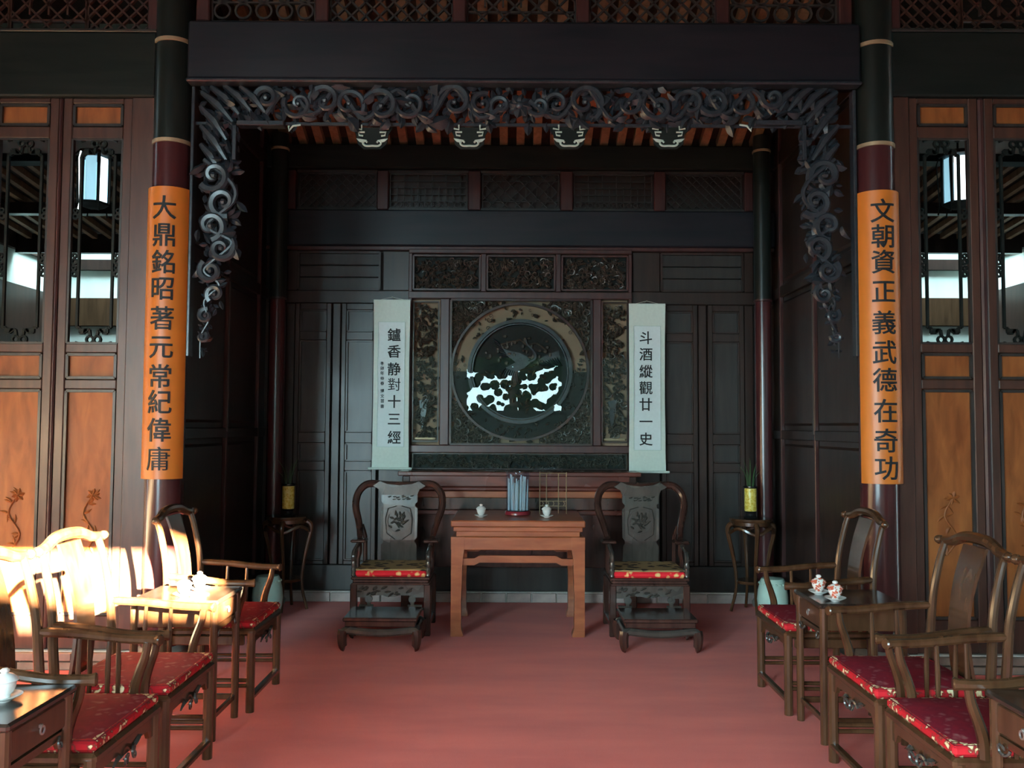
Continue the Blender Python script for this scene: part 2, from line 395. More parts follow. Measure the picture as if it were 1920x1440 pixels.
o = lf.build('foliage', 'leafgreen', tr); o['kind'] = 'stuff'

# ------------------------------------------------------------------ columns with calligraphy boards
def column(sx, label, rings, splitz):
    t = thing('column', label, 'column', (sx * XC, YF, 0))
    MB().lathe([(.17, 0), (.18, .05), (.165, .12), (.13, .15)], n=24).build('column_base', 'stone', t)
    MB().lathe([(.124, .15), (.124, splitz)], n=32).build('lower_shaft', 'colred', t)
    MB().lathe([(.124, splitz), (.121, 5.19)], n=32).build('upper_shaft', 'coldark', t)
    for z in rings: MB().lathe([(.124, z - .014), (.131, z - .012), (.131, z + .012), (.124, z + .014)], n=32).build('metal_ring', 'ring', t)
zr = [AZ(261, YF - .12, 330), AZ(71, YF - .12, 330)]
column(-1, 'dark round column on the left, behind the orange board beginning 大', zr, zr[0])
column(1, 'dark round column on the right, behind the orange board beginning 文', zr, zr[0])
def board(sx, text, ys, ytop, ybot, label):
    pxm = 318 if sx < 0 else 1644
    YP = YF - .15
    z1 = AZ(ytop, YP, pxm); z0 = AZ(ybot, YP, pxm)
    t = thing('calligraphy_board', label, 'board', (sx * XC, YF, z0)); H = z1 - z0
    def shell(r0, r1, za, zb, half):
        mb = MB(); n = 20; vs = []
        for i in range(n + 1):
            a = -PI / 2 - half + 2 * half * i / n
            for r in (r0, r1):
                for z in (za, zb): vs.append((r * math.cos(a), r * math.sin(a), z))
        fs = []
        for i in range(n):
            a, b = i * 4, i * 4 + 4
            fs += [(a, a + 1, b + 1, b), (a + 2, b + 2, b + 3, a + 3), (a, b, b + 2, a + 2), (a + 1, a + 3, b + 3, b + 1)]
        fs += [(0, 2, 3, 1), (n * 4, n * 4 + 1, n * 4 + 3, n * 4 + 2)]
        return mb.add(vs, fs)
    shell(.134, .146, 0, H, R(72)).build('board_face', 'banner', t)
    rr = .147; face = math.atan2(CAM.y - YF, CAM.x - sx * XC)       # lettering centre line
    ac = -PI / 2 + R(4) * (1 if sx < 0 else -1)
    for ch, y in zip(text, ys):
        me = glyph(ch, .166, .004, .0016, True); zc = AZ(y, YP, pxm) - z0
        for v in me.vertices:
            a = ac + v.co.x / rr; r = rr + v.co.z
            v.co = (r * math.cos(a), r * math.sin(a), zc + v.co.y)
        me.materials.append(M['ink']); me.name = 'character'; link('character', me, t)
board(-1, '大鼎銘昭著元常紀偉庸', [388, 440, 490, 541, 596, 651, 705, 753, 806, 860], 348, 899, 'curved orange board with black characters 大鼎銘昭著元常紀偉庸 on the left column')
board(1, '文朝資正義武德在奇功', [394, 442, 490, 546, 604, 660, 712, 770, 826, 878], 355, 908, 'curved orange board with black characters 文朝資正義武德在奇功 on the right column')

# ------------------------------------------------------------------ side screens (front plane)
def ph(y, sx): return AZ(y, YF, 180 if sx < 0 else 1770)
def lattice_grid(mb, x0, x1, z0, z1, Y, kind, w=.010, d=.02):
    W_ = x1 - x0; H = z1 - z0
    mb.bar((x0, Y, z0), (x1, Y, z0), w * 1.4, d, (0, 1, 0)); mb.bar((x0, Y, z1), (x1, Y, z1), w * 1.4, d, (0, 1, 0))
    mb.bar((x0, Y, z0), (x0, Y, z1), w * 1.4, d, (0, 1, 0)); mb.bar((x1, Y, z0), (x1, Y, z1), w * 1.4, d, (0, 1, 0))
    def seg(a, b):
        # clip to rectangle
        (ax, az), (bx, bz) = a, b; t0, t1 = 0.0, 1.0
        for p, q in ((-(bx - ax), ax - x0), (bx - ax, x1 - ax), (-(bz - az), az - z0), (bz - az, z1 - az)):
            if abs(p) < 1e-9:
                if q < 0: return
            else:
                t = q / p
                if p < 0: t0 = max(t0, t)
                else: t1 = min(t1, t)
        if t1 - t0 < 1e-3: return
        mb.bar((ax + (bx - ax) * t0, Y, az + (bz - az) * t0), (ax + (bx - ax) * t1, Y, az + (bz - az) * t1), w, d, (0, 1, 0))
    if kind in ('diag', 'mixed'):
        s = H / 4 if kind == 'diag' else H / 2.6
        k = -H
        while k < W_ + H:
            seg((x0 + k, z0), (x0 + k + H, z1)); seg((x0 + k, z1), (x0 + k + H, z0)); k += s
    if kind in ('grid', 'mixed'):
        n = max(2, round(W_ / (H / 5))) if kind == 'grid' else max(2, round(W_ / (H / 3)))
        for i in range(1, n):
            x = x0 + W_ * i / n
            if kind == 'mixed': seg((x, z0 + H * .3), (x, z1 - H * .3))
            else: seg((x, z0), (x, z1 - (H * .35 if i % 2 else 0)))
        for j in range(1, 5):
            if kind == 'mixed' and j in (2, 3): continue
            seg((x0, z0 + H * j / 5), (x1, z0 + H * j / 5))
    if kind in ('rings', 'grid'):
        rr = H / 6.5 if kind == 'rings' else H / 12
        n = max(1, int(W_ / (rr * 2.1)))
        for i in range(n):
            for zz in ((z0 + H * .2, z0 + H * .5, z0 + H * .8) if kind == 'rings' else (z0 + H * .1,)):
                cx = x0 + W_ * (i + .5) / n
                mb.ring((cx, zz), rr * .78, rr, Y - d / 2, Y + d / 2, 12)
        if kind == 'rings':
            for j in (1, 2): seg((x0, z0 + H * (.05 + .3 * j)), (x1, z0 + H * (.05 + .3 * j)))

def raised_panel(parent, x0, x1, z0, z1, Y, mat, name='panel', d=.018):
    b = .016
    m = MB(); m.add([(x0, Y, z0), (x1, Y, z0), (x1, Y, z1), (x0, Y, z1), (x0 + b, Y - d, z0 + b), (x1 - b, Y - d, z0 + b), (x1 - b, Y - d, z1 - b), (x0 + b, Y - d, z1 - b)],
        [(0, 1, 5, 4), (1, 2, 6, 5), (2, 3, 7, 6), (3, 0, 4, 7), (4, 5, 6, 7), (3, 2, 1, 0)])
    return m.build(name, mat, parent)
def bead(mb, x0, x1, z0, z1, Y, w=.010):
    for a, b in (((x0, z0), (x1, z0)), ((x1, z0), (x1, z1)), ((x1, z1), (x0, z1)), ((x0, z1), (x0, z0))):
        mb.bar((a[0], Y, a[1]), (b[0], Y, b[1]), w, w, (0, 1, 0))

def fret(parent, x0, x1, z0, z1, Y):
    m = MB(); W_ = x1 - x0; w = .016; ix = W_ * .17; h = (z1 - z0); c = (x0 + x1) / 2; k = W_ / 95.0   # k: size of one photo pixel
    for s in (-1, 1):
        X = lambda u: c + s * u
        bx = W_ / 2 - ix
        for top in (1, -1):
            Z = (lambda v: z1 - v) if top > 0 else (lambda v: z0 + v)
            pts = [(bx, h / 2), (bx, 30 * k), (bx - 6 * k, 30 * k), (bx - 6 * k, 20 * k), (16 * k, 20 * k), (16 * k, 26 * k), (8 * k, 26 * k), (6 * k, 14 * k)]
            for a, b in zip(pts, pts[1:]): m.bar((X(a[0]), Y, Z(a[1])), (X(b[0]), Y, Z(b[1])), w, .02, (0, 1, 0))
            m.bar((X(bx - 8 * k), Y, Z(25 * k)), (X(bx - 20 * k), Y, Z(25 * k)), w * 1.6, .02, (0, 1, 0))
            m.ring((X(7 * k), Z(8 * k)), 4.5 * k, 8 * k, Y - .01, Y + .01, 14)
            m.bar((X(bx + 2 * k), Y, Z(3 * k)), (X(bx - 4 * k), Y, Z(1 * k)), w, .02, (0, 1, 0))
        # small scrolls between stile and inner bar
        for v in (-.16, -.10, .12):
            m.ring((X(bx + ix * .5), (z0 + z1) / 2 + v * h), .010, .024, Y - .01, Y + .01, 10)
            m.ring((X(bx + ix * .5), (z0 + z1) / 2 + v * h + .04), .008, .018, Y - .01, Y + .01, 10)
    return m.build('window_fret', 'beamd', parent)

def side_leaf(name, x0, x1, sx):
    """x0..x1: clear width between stiles"""
    t = struct(name)
    zs = dict(tp=(ph(240, sx), ph(197, sx)), win=(ph(645, sx), ph(262, sx)), mp=(ph(712, sx), ph(662, sx)), bp=(.34, ph(730, sx)))
    zb, zt = .12, ph(187, sx); sw = .062
    MB().box(x0 - sw, x0, YF - .03, YF + .03, zb, zt, .006).build('stile', 'screen', t)
    MB().box(x1, x1 + sw, YF - .03, YF + .03, zb, zt, .006).build('stile', 'screen', t)
    edges = [zt, zs['tp'][1]], [zs['tp'][0], zs['win'][1]], [zs['win'][0], zs['mp'][1]], [zs['mp'][0], zs['bp'][1]], [zs['bp'][0], zb]
    for a, b in edges: MB().box(x0, x1, YF - .028, YF + .028, b, a, .006).build('rail', 'screen', t)
    fb = MB()
    for k in ('tp', 'mp', 'bp'):
        z0, z1 = zs[k]
        raised_panel(t, x0 - .002, x1 + .002, z0 - .002, z1 + .002, YF + .012, 'orange')
        bead(fb, x0 + .012, x1 - .012, z0 + .012, z1 - .012, YF - .020, .018)
    bead(fb, x0 + .004, x1 - .004, zs['win'][0] + .004, zs['win'][1] - .004, YF - .02, .014)
    fb.build('bead_moulding', 'panel', t)
    # carved flower on the big panel
    cv = MB(); cx = (x0 + x1) / 2; rn = random.Random(int(x0 * 100))
    cz = lerp(*zs['bp'], .42)
    pts = spline([(cx - .02, YF - .008, cz - .22), (cx + .05, YF - .01, cz - .1), (cx - .03, YF - .01, cz + .04), (cx + .03, YF - .008, cz + .16)], 4); cv.tube(pts, .006, 5)
    for p in pts[::2]:
        for q in range(2): cv.leafy((p.x, YF - .004, p.z), .06, .03, rn.uniform(0, 6.28), .010)
    for q in range(6): cv.leafy((cx + .03, YF - .006, cz + .16), .045, .03, q * PI / 3, .012)
    cv.build('flower_carving', 'orange', t)
    fret(t, x0, x1, zs['win'][0], zs['win'][1], YF)
    return t
dn = 5
for sx in (-1, 1):
    cols = ((133, 229), (-5, 91)) if sx < 0 else ((1720, 1816), (1863, 1959))
    prev = None
    for a, b in cols:
        x0 = AX(a, 450, YF); x1 = AX(b, 450, YF)
        side_leaf('door_%d' % dn, x0, x1, sx); dn += 1
    sgn = sx
    inner = abs(AX(cols[0][1] if sx < 0 else cols[0][0], 450, YF)) - .062   # stile inner edge
    c2 = sorted(abs(AX(q, 450, YF)) for c in cols for q in c)
    side = 'left' if sx < 0 else 'right'
    # jamb post next to the column, mullion between leaves, outer post and wall
    tr_ = struct('trim_%d' % (1 if sx < 0 else 2))
    MB().box(sx * (XC + .10), sx * (c2[0] - .064), YF - .05, YF + .05, .12, ph(187, sx), .006).build('jamb_post', 'screen', tr_)
    for jx in (c2[0] - .062, c2[1] + .062, c2[2] - .062, c2[3] + .062): MB().box(sx * (jx - .02), sx * (jx + .02), YF + .03, YF + .045, .12, ph(187, sx)).build('joint_cover', 'screen', tr_)
    MB().box(sx * (c2[1] + .064), sx * (c2[2] - .064), YF - .04, YF + .04, .12, ph(187, sx), .012).build('mullion', 'redf', tr_)
    MB().box(sx * (c2[3] + .064), sx * (c2[3] + .2), YF - .05, YF + .05, .12, ph(187, sx), .006).build('outer_post', 'screen', tr_)
    MB().box(sx * (XC + .10), sx * 6.1, YF - .07, YF + .07, ph(187, sx), ph(68, sx), .01).build('door_header_beam', 'beamd', tr_)
    MB().box(sx * (XC + .10), sx * 5.2, YF - .075, YF + .06, ph(68, sx), ph(68, sx) + .02, .004).build('header_bead', 'panel', tr_)
    MB().box(sx * (XC + .10), sx * (XC + .17), YF - .05, YF + .05, ph(68, sx) + .02, 5.19, .006).build('transom_post', 'redf', tr_)
    st(MB().box(sx * (c2[3] + .2), sx * 6.1, YF - .05, YF + .05, .12, ph(187, sx)).build('wall_%s_front_panel' % side, 'dark'))
    st(MB().box(sx * (XC + .17), sx * 6.1, YF - .05, YF + .05, ph(68, sx) + .42, 5.2).build('wall_%s_upper' % side, 'sheath'))
    st(MB().box(sx * 3.77, sx * 6.1, YF - .05, YF + .05, ph(68, sx) + .02, ph(68, sx) + .42).build('wall_%s_transom' % side, 'sheath'))
    la = MB(); z0 = ph(68, sx) + .03; z1 = z0 + .38
    xa, xb = XC + .18, 3.75; mid = lerp(xa, xb, .38)
    for q0, q1, kd in ((xa, xa + .42, 'diag'), (xa + .43, xa + .95, 'mixed'), (xa + .96, xb, 'diag')):
        lattice_grid(la, min(sx * q0, sx * q1), max(sx * q0, sx * q1), z0, z1, YF, kd, .012, .022)
    la.build('transom_lattice', 'screen', tr_)
    # brick sill: individually built bricks
    sill = struct('baseboard_%s' % side)
    MB().box(sx * (XC + .14), sx * 6.1, YF - .06, YF + .1, 0, .118).build('mortar_bed', 'mortar', sill)
    bm_ = MB().box(-.113, .113, -.03, .03, -.024, .024, .003).mesh('brick', 'brick')
    for row in (0, 1):
        x = XC + .30 + (.118 if row else 0)
        while x < 4.3:
            link('brick', bm_, sill, (sx * x, YF - .075, .030 + row * .058)); x += .237

# ------------------------------------------------------------------ galleries seen through the side windows
for sx in (-1, 1):
    side = 'left' if sx < 0 else 'right'; pxm = 180 if sx < 0 else 1770
    YR = 10.8; YH = 7.6; XO = 5.9
    Zr = lambda y: AZ(y, YR, pxm)
    g = struct('wall_%s_gallery' % side)
    MB().box(sx * 2.5, sx * XO, YR, YR + .1, 0, 5.2).build('plaster_wall', 'plaster', g)
    for a, b in ((508, 488), (460, 400), (612, 560)):
        MB().box(sx * 2.5, sx * XO, YR - .06, YR, Zr(a), Zr(b), .005).build('wall_beam', 'dark' if a != 612 else 'boarding', g)
    MB().box(sx * 2.5, sx * XO, YR - .05, YR, 0, Zr(645)).build('wall_boarding', 'dark', g)
    h = struct('wall_%s_outer_gallery' % side)
    xc = XO - .02
    MB().box(sx * xc, sx * (xc + .1), YF + .1, YR, 0, 5.2).build('plaster_wall', 'plaster', h)
    z = lambda y: AZ(y, YR, 68 if sx < 0 else 1880)
    MB().box(sx * (xc - .06), sx * xc, YF + .1, YR - .06, z(492), 5.2).build('boarding', 'sheath', h)
    MB().box(sx * (xc - .06), sx * xc, YF + .1, YR - .06, 0, z(553)).build('boarding', 'dark', h)
    hd = struct('wall_%s_header' % side)
    zb = AZ(290, YH, pxm)
    MB().box(sx * 2.5, sx * (xc - .06), YH, YH + .1, zb, 5.2).build('plaster', 'plaster', hd)
    MB().box(sx * 2.5, sx * (xc - .06), YH - .03, YH + .12, zb - .07, zb).build('beam', 'beamd', hd)
    rf = struct('ceiling_%s_gallery' % side)
    MB().box(sx * 2.42, sx * 6.05, YF - .1, 9.35, 5.2, 5.3).build('light_gap_roof', 'sheath', rf)  # unseen roof, rear gap sized to let sky light onto the gallery wall
    MB().box(sx * 2.42, sx * 6.05, 9.27, 9.35, 4.6, 5.25).build('light_stop_fascia', 'sheath', rf)  # unseen edge added to keep that sky light off the header
    za, ze = zb - .02, AZ(448, 9.9, pxm)
    m4 = MB(); m4.add([(sx * 2.5, YH + .1, za + .07), (sx * (xc - .06), YH + .1, za + .07), (sx * (xc - .06), 9.95, ze + .07), (sx * 2.5, 9.95, ze + .07),
                        (sx * 2.5, YH + .1, za + .1), (sx * (xc - .06), YH + .1, za + .1), (sx * (xc - .06), 9.95, ze + .1), (sx * 2.5, 9.95, ze + .1)],
        [(0, 1, 2, 3), (7, 6, 5, 4), (0, 4, 5, 1), (2, 6, 7, 3), (1, 5, 6, 2), (0, 3, 7, 4)]); m4.build('roof_boarding', 'sheath', rf)
    x = 2.62
    while x < xc - .12:
        MB().bar((sx * x, YH + .13, za + .03), (sx * x, 9.9, ze + .03), .055, .06).build('rafter', 'raftpale', rf); x += .19
    MB().box(sx * 2.5, sx * (xc - .06), 9.9, 9.98, ze - .16, ze + .06).build('eave_beam', 'dark', rf)
    MB().box(sx * 2.5, sx * (xc - .06), 8.7, 8.8, lerp(za, ze, .5) - .12, lerp(za, ze, .5) - .005).build('purlin', 'dark', rf)
    # hanging lantern
    lx, ly = (AX(176, 340, 6.8), 6.8) if sx < 0 else (AX(1797, 350, 6.8), 6.8)
    z1 = AZ(293, 6.8, pxm); z0 = AZ(380, 6.8, pxm); r = .115; HH = z1 - z0
    L = thing('palace_lantern', 'hexagonal hanging lantern, daylight painted as pane glow, beyond the %s window' % ('left' if sx < 0 else 'right'), 'lantern', (lx, ly, z0))
    L.rotation_euler = (0, 0, R(12 if sx < 0 else 40))
    fm = MB(); fm.lathe([(r * .5, HH + .05), (r * 1.25, HH + .02), (r * 1.25, HH), (r, HH - .01)], n=6); fm.lathe([(r, 0), (r * 1.05, -.02), (r * .5, -.045)], n=6)
    for k in range(6):
        a = k * PI / 3; fm.bar((r * math.cos(a), r * math.sin(a), -.01), (r * math.cos(a), r * math.sin(a), HH), .02)
    fm.bar((0, 0, HH), (0, 0, 5.1 - z0), .012)
    fm.build('lantern_frame', 'beamd', L)
    for k in range(6):
        a, b = k * PI / 3, (k + 1) * PI / 3; q = r * .95
        A = Vector((q * math.cos(a), q * math.sin(a), 0)); B = Vector((q * math.cos(b), q * math.sin(b), 0)); A2, B2 = lerp(A, B, .12), lerp(A, B, .88)
        m = MB(); m.add([A2 + Vector((0, 0, .01)), B2 + Vector((0, 0, .01)), B2 + Vector((0, 0, HH - .02)), A2 + Vector((0, 0, HH - .02))] + [v * .97 for v in (A2, B2)] + [B2 * .97 + Vector((0, 0, HH - .02)), A2 * .97 + Vector((0, 0, HH - .02))],
            [(0, 1, 2, 3), (7, 6, 5, 4), (0, 4, 5, 1), (1, 5, 6, 2), (2, 6, 7, 3), (3, 7, 4, 0)])
        m.build('lantern_pane', 'dayglowwhite' if k in (3, 5) else 'dayglowblue', L)
        MB().tube([(r * 1.2 * math.cos(a), r * 1.2 * math.sin(a), HH), (r * 1.35 * math.cos(a), r * 1.35 * math.sin(a), HH - .06), (r * 1.2 * math.cos(a), r * 1.2 * math.sin(a), -.03), (r * 1.3 * math.cos(a), r * 1.3 * math.sin(a), -.09)], [.006, .004, .004, .007], 5).build('lantern_tassel', 'dayglowwhite' if k == 4 else 'beamd', L)  # one tassel carries the same painted glow
    # rear closure under the roof
    st(MB().box(sx * 2.5, sx * 2.42, YF + .1, YR, 0, 5.2).build('wall_%s_gallery_inner' % side, 'dark'))

# ------------------------------------------------------------------ main beam, top lattice and carved arch between the columns
zb0, zb1 = AZ(150, YF - .1), AZ(40, YF - .1)
bt = struct('trim_3')
MB().box(-XC + .12, XC - .12, YF - .10, YF + .10, zb0, zb1, .015).build('main_beam', 'beam', bt)
MB().box(-XC + .12, XC - .12, YF - .12, YF - .02, zb0 - .025, zb0 - .001, .008).build('beam_moulding', 'carve', bt)
MB().box(-XC + .12, XC - .12, YF - .04, YF + .04, zb1, zb1 + .02, .004).build('lattice_sill', 'beam', bt)
px = [395, 606, 862, 1092, 1352, 1588]
kinds = ['rings', 'diag', 'mixed', 'diag', 'rings']
xs = [AX(p, 20, YF) for p in px]; xs[0] = -XC + .2; xs[-1] = XC - .2
for i in range(5):
    m = MB(); lattice_grid(m, xs[i] + .05, xs[i + 1] - .05, zb1 + .03, zb1 + .42, YF, kinds[i], .012, .022); m.build('top_lattice', 'panel', bt)
for x in xs: MB().box(x - .045, x + .045, YF - .05, YF + .05, zb1 + .02, 5.18, .008).build('lattice_post', 'redf', bt)
st(MB().box(-XC + .12, XC - .12, YF - .04, YF + .04, zb1 + .43, 5.2).build('wall_top_center', 'sheath'))

arch = thing('carved_arch', 'dark openwork carved arch with scrolling vines hanging under the main beam', 'arch', (0, YF, 0))
def A2(px_, py_):   # photo point -> local x,z on the arch plane
    return AX(px_, py_, YF - .04), AZ(py_, YF - .04, px_)
PXM = (A2(961, 200)[0] - A2(960, 200)[0])
def spiral(cx, cz, Rr, rot, hand, turns=1.55, rt=.014, y=-.04, tail=None):
    pts = []; rs = []; n = 26
    if tail:
        pass
    for i in range(n + 1):
        t = i / n; a = rot + hand * 2 * PI * turns * t; r = Rr * (1 - t) ** .8 + Rr * .10
        pts.append((cx + r * math.cos(a), y - .018 * math.sin(t * PI), cz + r * math.sin(a))); rs.append(rt * (1.0 - .45 * t))
    return pts, rs
LEAFM = MB().leafy((0, 0, 0), 1, .5, 0, .28, .25).mesh('leaf', 'carve')
LEAFW = MB().leafy((0, 0, 0), 1, .8, 0, .32, -.2).mesh('leaf', 'carve')
LEAFN = [0]
FILL = MB()
def fleaf(x, y, z, L, ang): FILL.leafy((x, y, z), L, L * .6, ang, L * .26, random.uniform(-.4, .4))
def leaf(parent, x, y, z, L, ang, me=None):
    LEAFN[0] += 1
    return link('leaf', me or (LEAFM if LEAFN[0] % 3 else LEAFW), parent, (x, y, z), (random.uniform(-.3, .3), -ang, random.uniform(-.25, .25)), (L, L, L))
def scroll(parent, cx, cz, Rr, rot, hand, rt=.014, leaves=4, y=-.04, mat='carve'):
    p, rs = spiral(cx, cz, Rr, rot, hand, 1.2, rt * 1.25, y)
    MB().tube(p, rs, 6, (1, 1.35)).build('scroll', mat, parent)
    MB().blob((cx, y - .02, cz), (rt * 1.3, rt * 1.3, rt * 1.3), 6, 4).build('scroll_eye', mat, parent)
    for k in range(leaves):
        a = rot + hand * (k * 2 * PI / leaves + .7)
        leaf(parent, cx + Rr * math.cos(a), y, cz + Rr * math.sin(a), Rr * random.uniform(.8, 1.25), a + hand * random.uniform(.6, 1.3))
rnd = random.Random(11); random.seed(11)
# horizontal band, mirrored about the middle (974 px)
for s in (-1, 1):
    def MX(p): return p if s < 0 else 1948 - p
    for i, (p, q, rp, hand) in enumerate([(560, 196, 26, 1), (610, 190, 28, -1), (655, 196, 27, 1), (715, 200, 30, -1), (770, 195, 26, 1), (852, 193, 33, -1), (905, 196, 20, 1), (500, 185, 20, -1), (938, 200, 18, -1)]):
        x, z = A2(MX(p), q); scroll(arch, x * 1.0, z, rp * PXM, rnd.uniform(0, 6), hand * (-s), .013 + .003 * (i % 2), 4)
    for i in range(230):
        p = rnd.uniform(376, 968); q = rnd.uniform(160, 230)
        x, z = A2(MX(p), q); fleaf(x, rnd.uniform(-.03, .02), z, rnd.uniform(.05, .11), rnd.uniform(0, 6.28))
    for i in range(60):
        p = rnd.uniform(376, 436); q = rnd.uniform(200, 310)
        x, z = A2(MX(p), q); fleaf(x, rnd.uniform(-.03, .02), z, rnd.uniform(.05, .10), rnd.uniform(-1.4, -.3) if s < 0 else rnd.uniform(3.4, 4.5))
    # diagonal corner struts
    for (a, b), (c, d) in [((378, 172), (436, 228)), ((395, 162), (448, 214)), ((420, 160), (470, 208)), ((450, 162), (498, 212)), ((376, 200), (424, 262)), ((376, 235), (424, 300)), ((376, 270), (412, 322))]:
        x0, z0 = A2(MX(a), b); x1, z1 = A2(MX(c), d)
        MB().tube([(x0, -.03, z0), ((x0 + x1) / 2 + s * -.01, -.045, (z0 + z1) / 2 + .012), (x1, -.03, z1)], [.018, .032, .012], 6).build('strut', 'carve', arch)
        leaf(arch, (x0 + x1) / 2, -.04, (z0 + z1) / 2, .09, math.atan2(z1 - z0, x1 - x0) + .5)
        leaf(arch, x1, -.03, z1, .09, math.atan2(z1 - z0, x1 - x0) - .6)
    # straight frame pieces
    x0, z0 = A2(MX(444), 235); x1, _ = A2(MX(532), 235); _, z2 = A2(MX(444), 300); _, zt = A2(MX(444), 226)
    MB().box(min(x0, x1), max(x0, x1), -.05, .03, z0, zt, .004).build('frame_bar', 'carve', arch)
    xb, _ = A2(MX(436), 260)
    MB().box(min(x0, xb), max(x0, xb), -.05, .03, z2, z0, .004).build('frame_bar', 'carve', arch)
    xe = -XC + .135; xe2 = xe + .022
    if s > 0: xe, xe2 = -xe2, -xe
    MB().box(xe, xe2, -.04, .03, A2(MX(372), 668)[1], zb0 - .03, .004).build('frame_bar', 'carve', arch)
    # hanging side drop
    drop = [(402, 330, 26, 1), (420, 380, 25, -1), (396, 424, 24, 1), (416, 466, 22, -1), (396, 508, 20, 1), (404, 552, 15, -1), (387, 592, 12, 1), (381, 632, 8, -1)]
    for p, q, rp, hand in drop:
        x, z = A2(MX(p), q); scroll(arch, x, z, rp * PXM, rnd.uniform(0, 6), hand * (-s), .008 + .0004 * rp, 3)
    vine = spline([(A2(MX(p), q)[0], -.05, A2(MX(p), q)[1]) for p, q in [(384, 300), (436, 345), (438, 380), (390, 425), (436, 455), (400, 490), (384, 510), (412, 535), (384, 565), (392, 600), (378, 630), (376, 672)]], 5)
    MB().tube(vine, [lerp(.017, .005, i / (len(vine) - 1)) for i in range(len(vine))], 6).build('vine', 'carve', arch)
    edge = {300: 440, 340: 447, 400: 443, 450: 435, 480: 425, 520: 412, 550: 405, 580: 393, 610: 387, 640: 384, 665: 378}
    ks = sorted(edge)
    for i in range(170):
        q = 300 + 360 * rnd.random() ** 1.3; a = [k for k in ks if k <= q][-1]; p = rnd.uniform(376, edge[a] - 6)
        x, z = A2(MX(p), q); fleaf(x, rnd.uniform(-.03, .02), z, rnd.uniform(.04, .09) * (1 if q < 520 else .6), rnd.uniform(0, 6.28))
    mid = spline([(A2(MX(p), q)[0], -.05, A2(MX(p), q)[1]) for p, q in [(500, 215), (540, 170), (590, 215), (633, 168), (685, 225), (745, 170), (800, 225), (850, 165), (900, 222), (955, 190)]], 5)
    MB().tube(mid, .014, 6, (1, 1.3)).build('vine', 'carve', arch)
o = FILL.build('leaf_filling', 'carve', arch); o['kind'] = 'stuff'
# central flower
x, z = A2(974, 200)
for k in range(8): leaf(arch, x, -.05, z, .085, k * PI / 4, LEAFW)
MB().blob((x, -.06, z), (.03, .025, .03), 10, 6).build('flower_centre', 'carve', arch)
MB().box(-XC + .14, XC - .14, -.01, .01, A2(974, 234)[1], A2(974, 228)[1], .003).build('lower_edge', 'carve', arch)
for i, p in enumerate([697, 880, 1068, 1255]):
    x, z = A2(p, 236); k = PXM
    MB().prism([(x - 38 * k, z), (x - 30 * k, z - 14 * k), (x - 27 * k, z - 32 * k), (x - 16 * k, z - 41 * k), (x + 16 * k, z - 41 * k), (x + 27 * k, z - 32 * k), (x + 30 * k, z - 14 * k), (x + 38 * k, z)], -.01, .01).build('pendant', 'beamd', arch)
    g_ = MB()
    for s in (-1, 1):
        g_.tube(spline([(x, -.018, z - 36 * k), (x + s * 12 * k, -.018, z - 36 * k), (x + s * 17 * k, -.018, z - 31 * k), (x + s * 13 * k, -.018, z - 26 * k), (x + s * 9 * k, -.018, z - 30 * k)], 4), 2.0 * k, 5)
        g_.prism([(x + s * 10 * k, z - 25 * k), (x + s * 30 * k, z - 22 * k), (x + s * 24 * k, z - 28 * k), (x + s * 17 * k, z - 30 * k)], -.022, -.012)
        g_.tube([(x + s * 14 * k, -.018, z - 10 * k), (x + s * 26 * k, -.018, z - 10 * k), (x + s * 24 * k, -.018, z - 16 * k), (x + s * 17 * k, -.018, z - 17 * k)], 1.8 * k, 5)
        g_.tube([(x + s * 20 * k, -.018, z + 4 * k), (x + s * 20 * k, -.018, z - 5 * k), (x + s * 31 * k, -.018, z - 3 * k)], 1.8 * k, 5)
    g_.build('pendant_scrollwork', 'palegreen', arch)
for s in (-1, 1):
    p = 548 if s < 0 else 1402
    x, z = A2(p, 232); k = PXM; g_ = MB()
    g_.tube([(x - s * 14 * k, -.018, z), (x, -.018, z - 2 * k), (x + s * 8 * k, -.018, z - 12 * k), (x + s * 8 * k, -.018, z - 2 * k)], 2 * k, 5)
    g_.build('pendant_scrollwork', 'palegreen', arch)

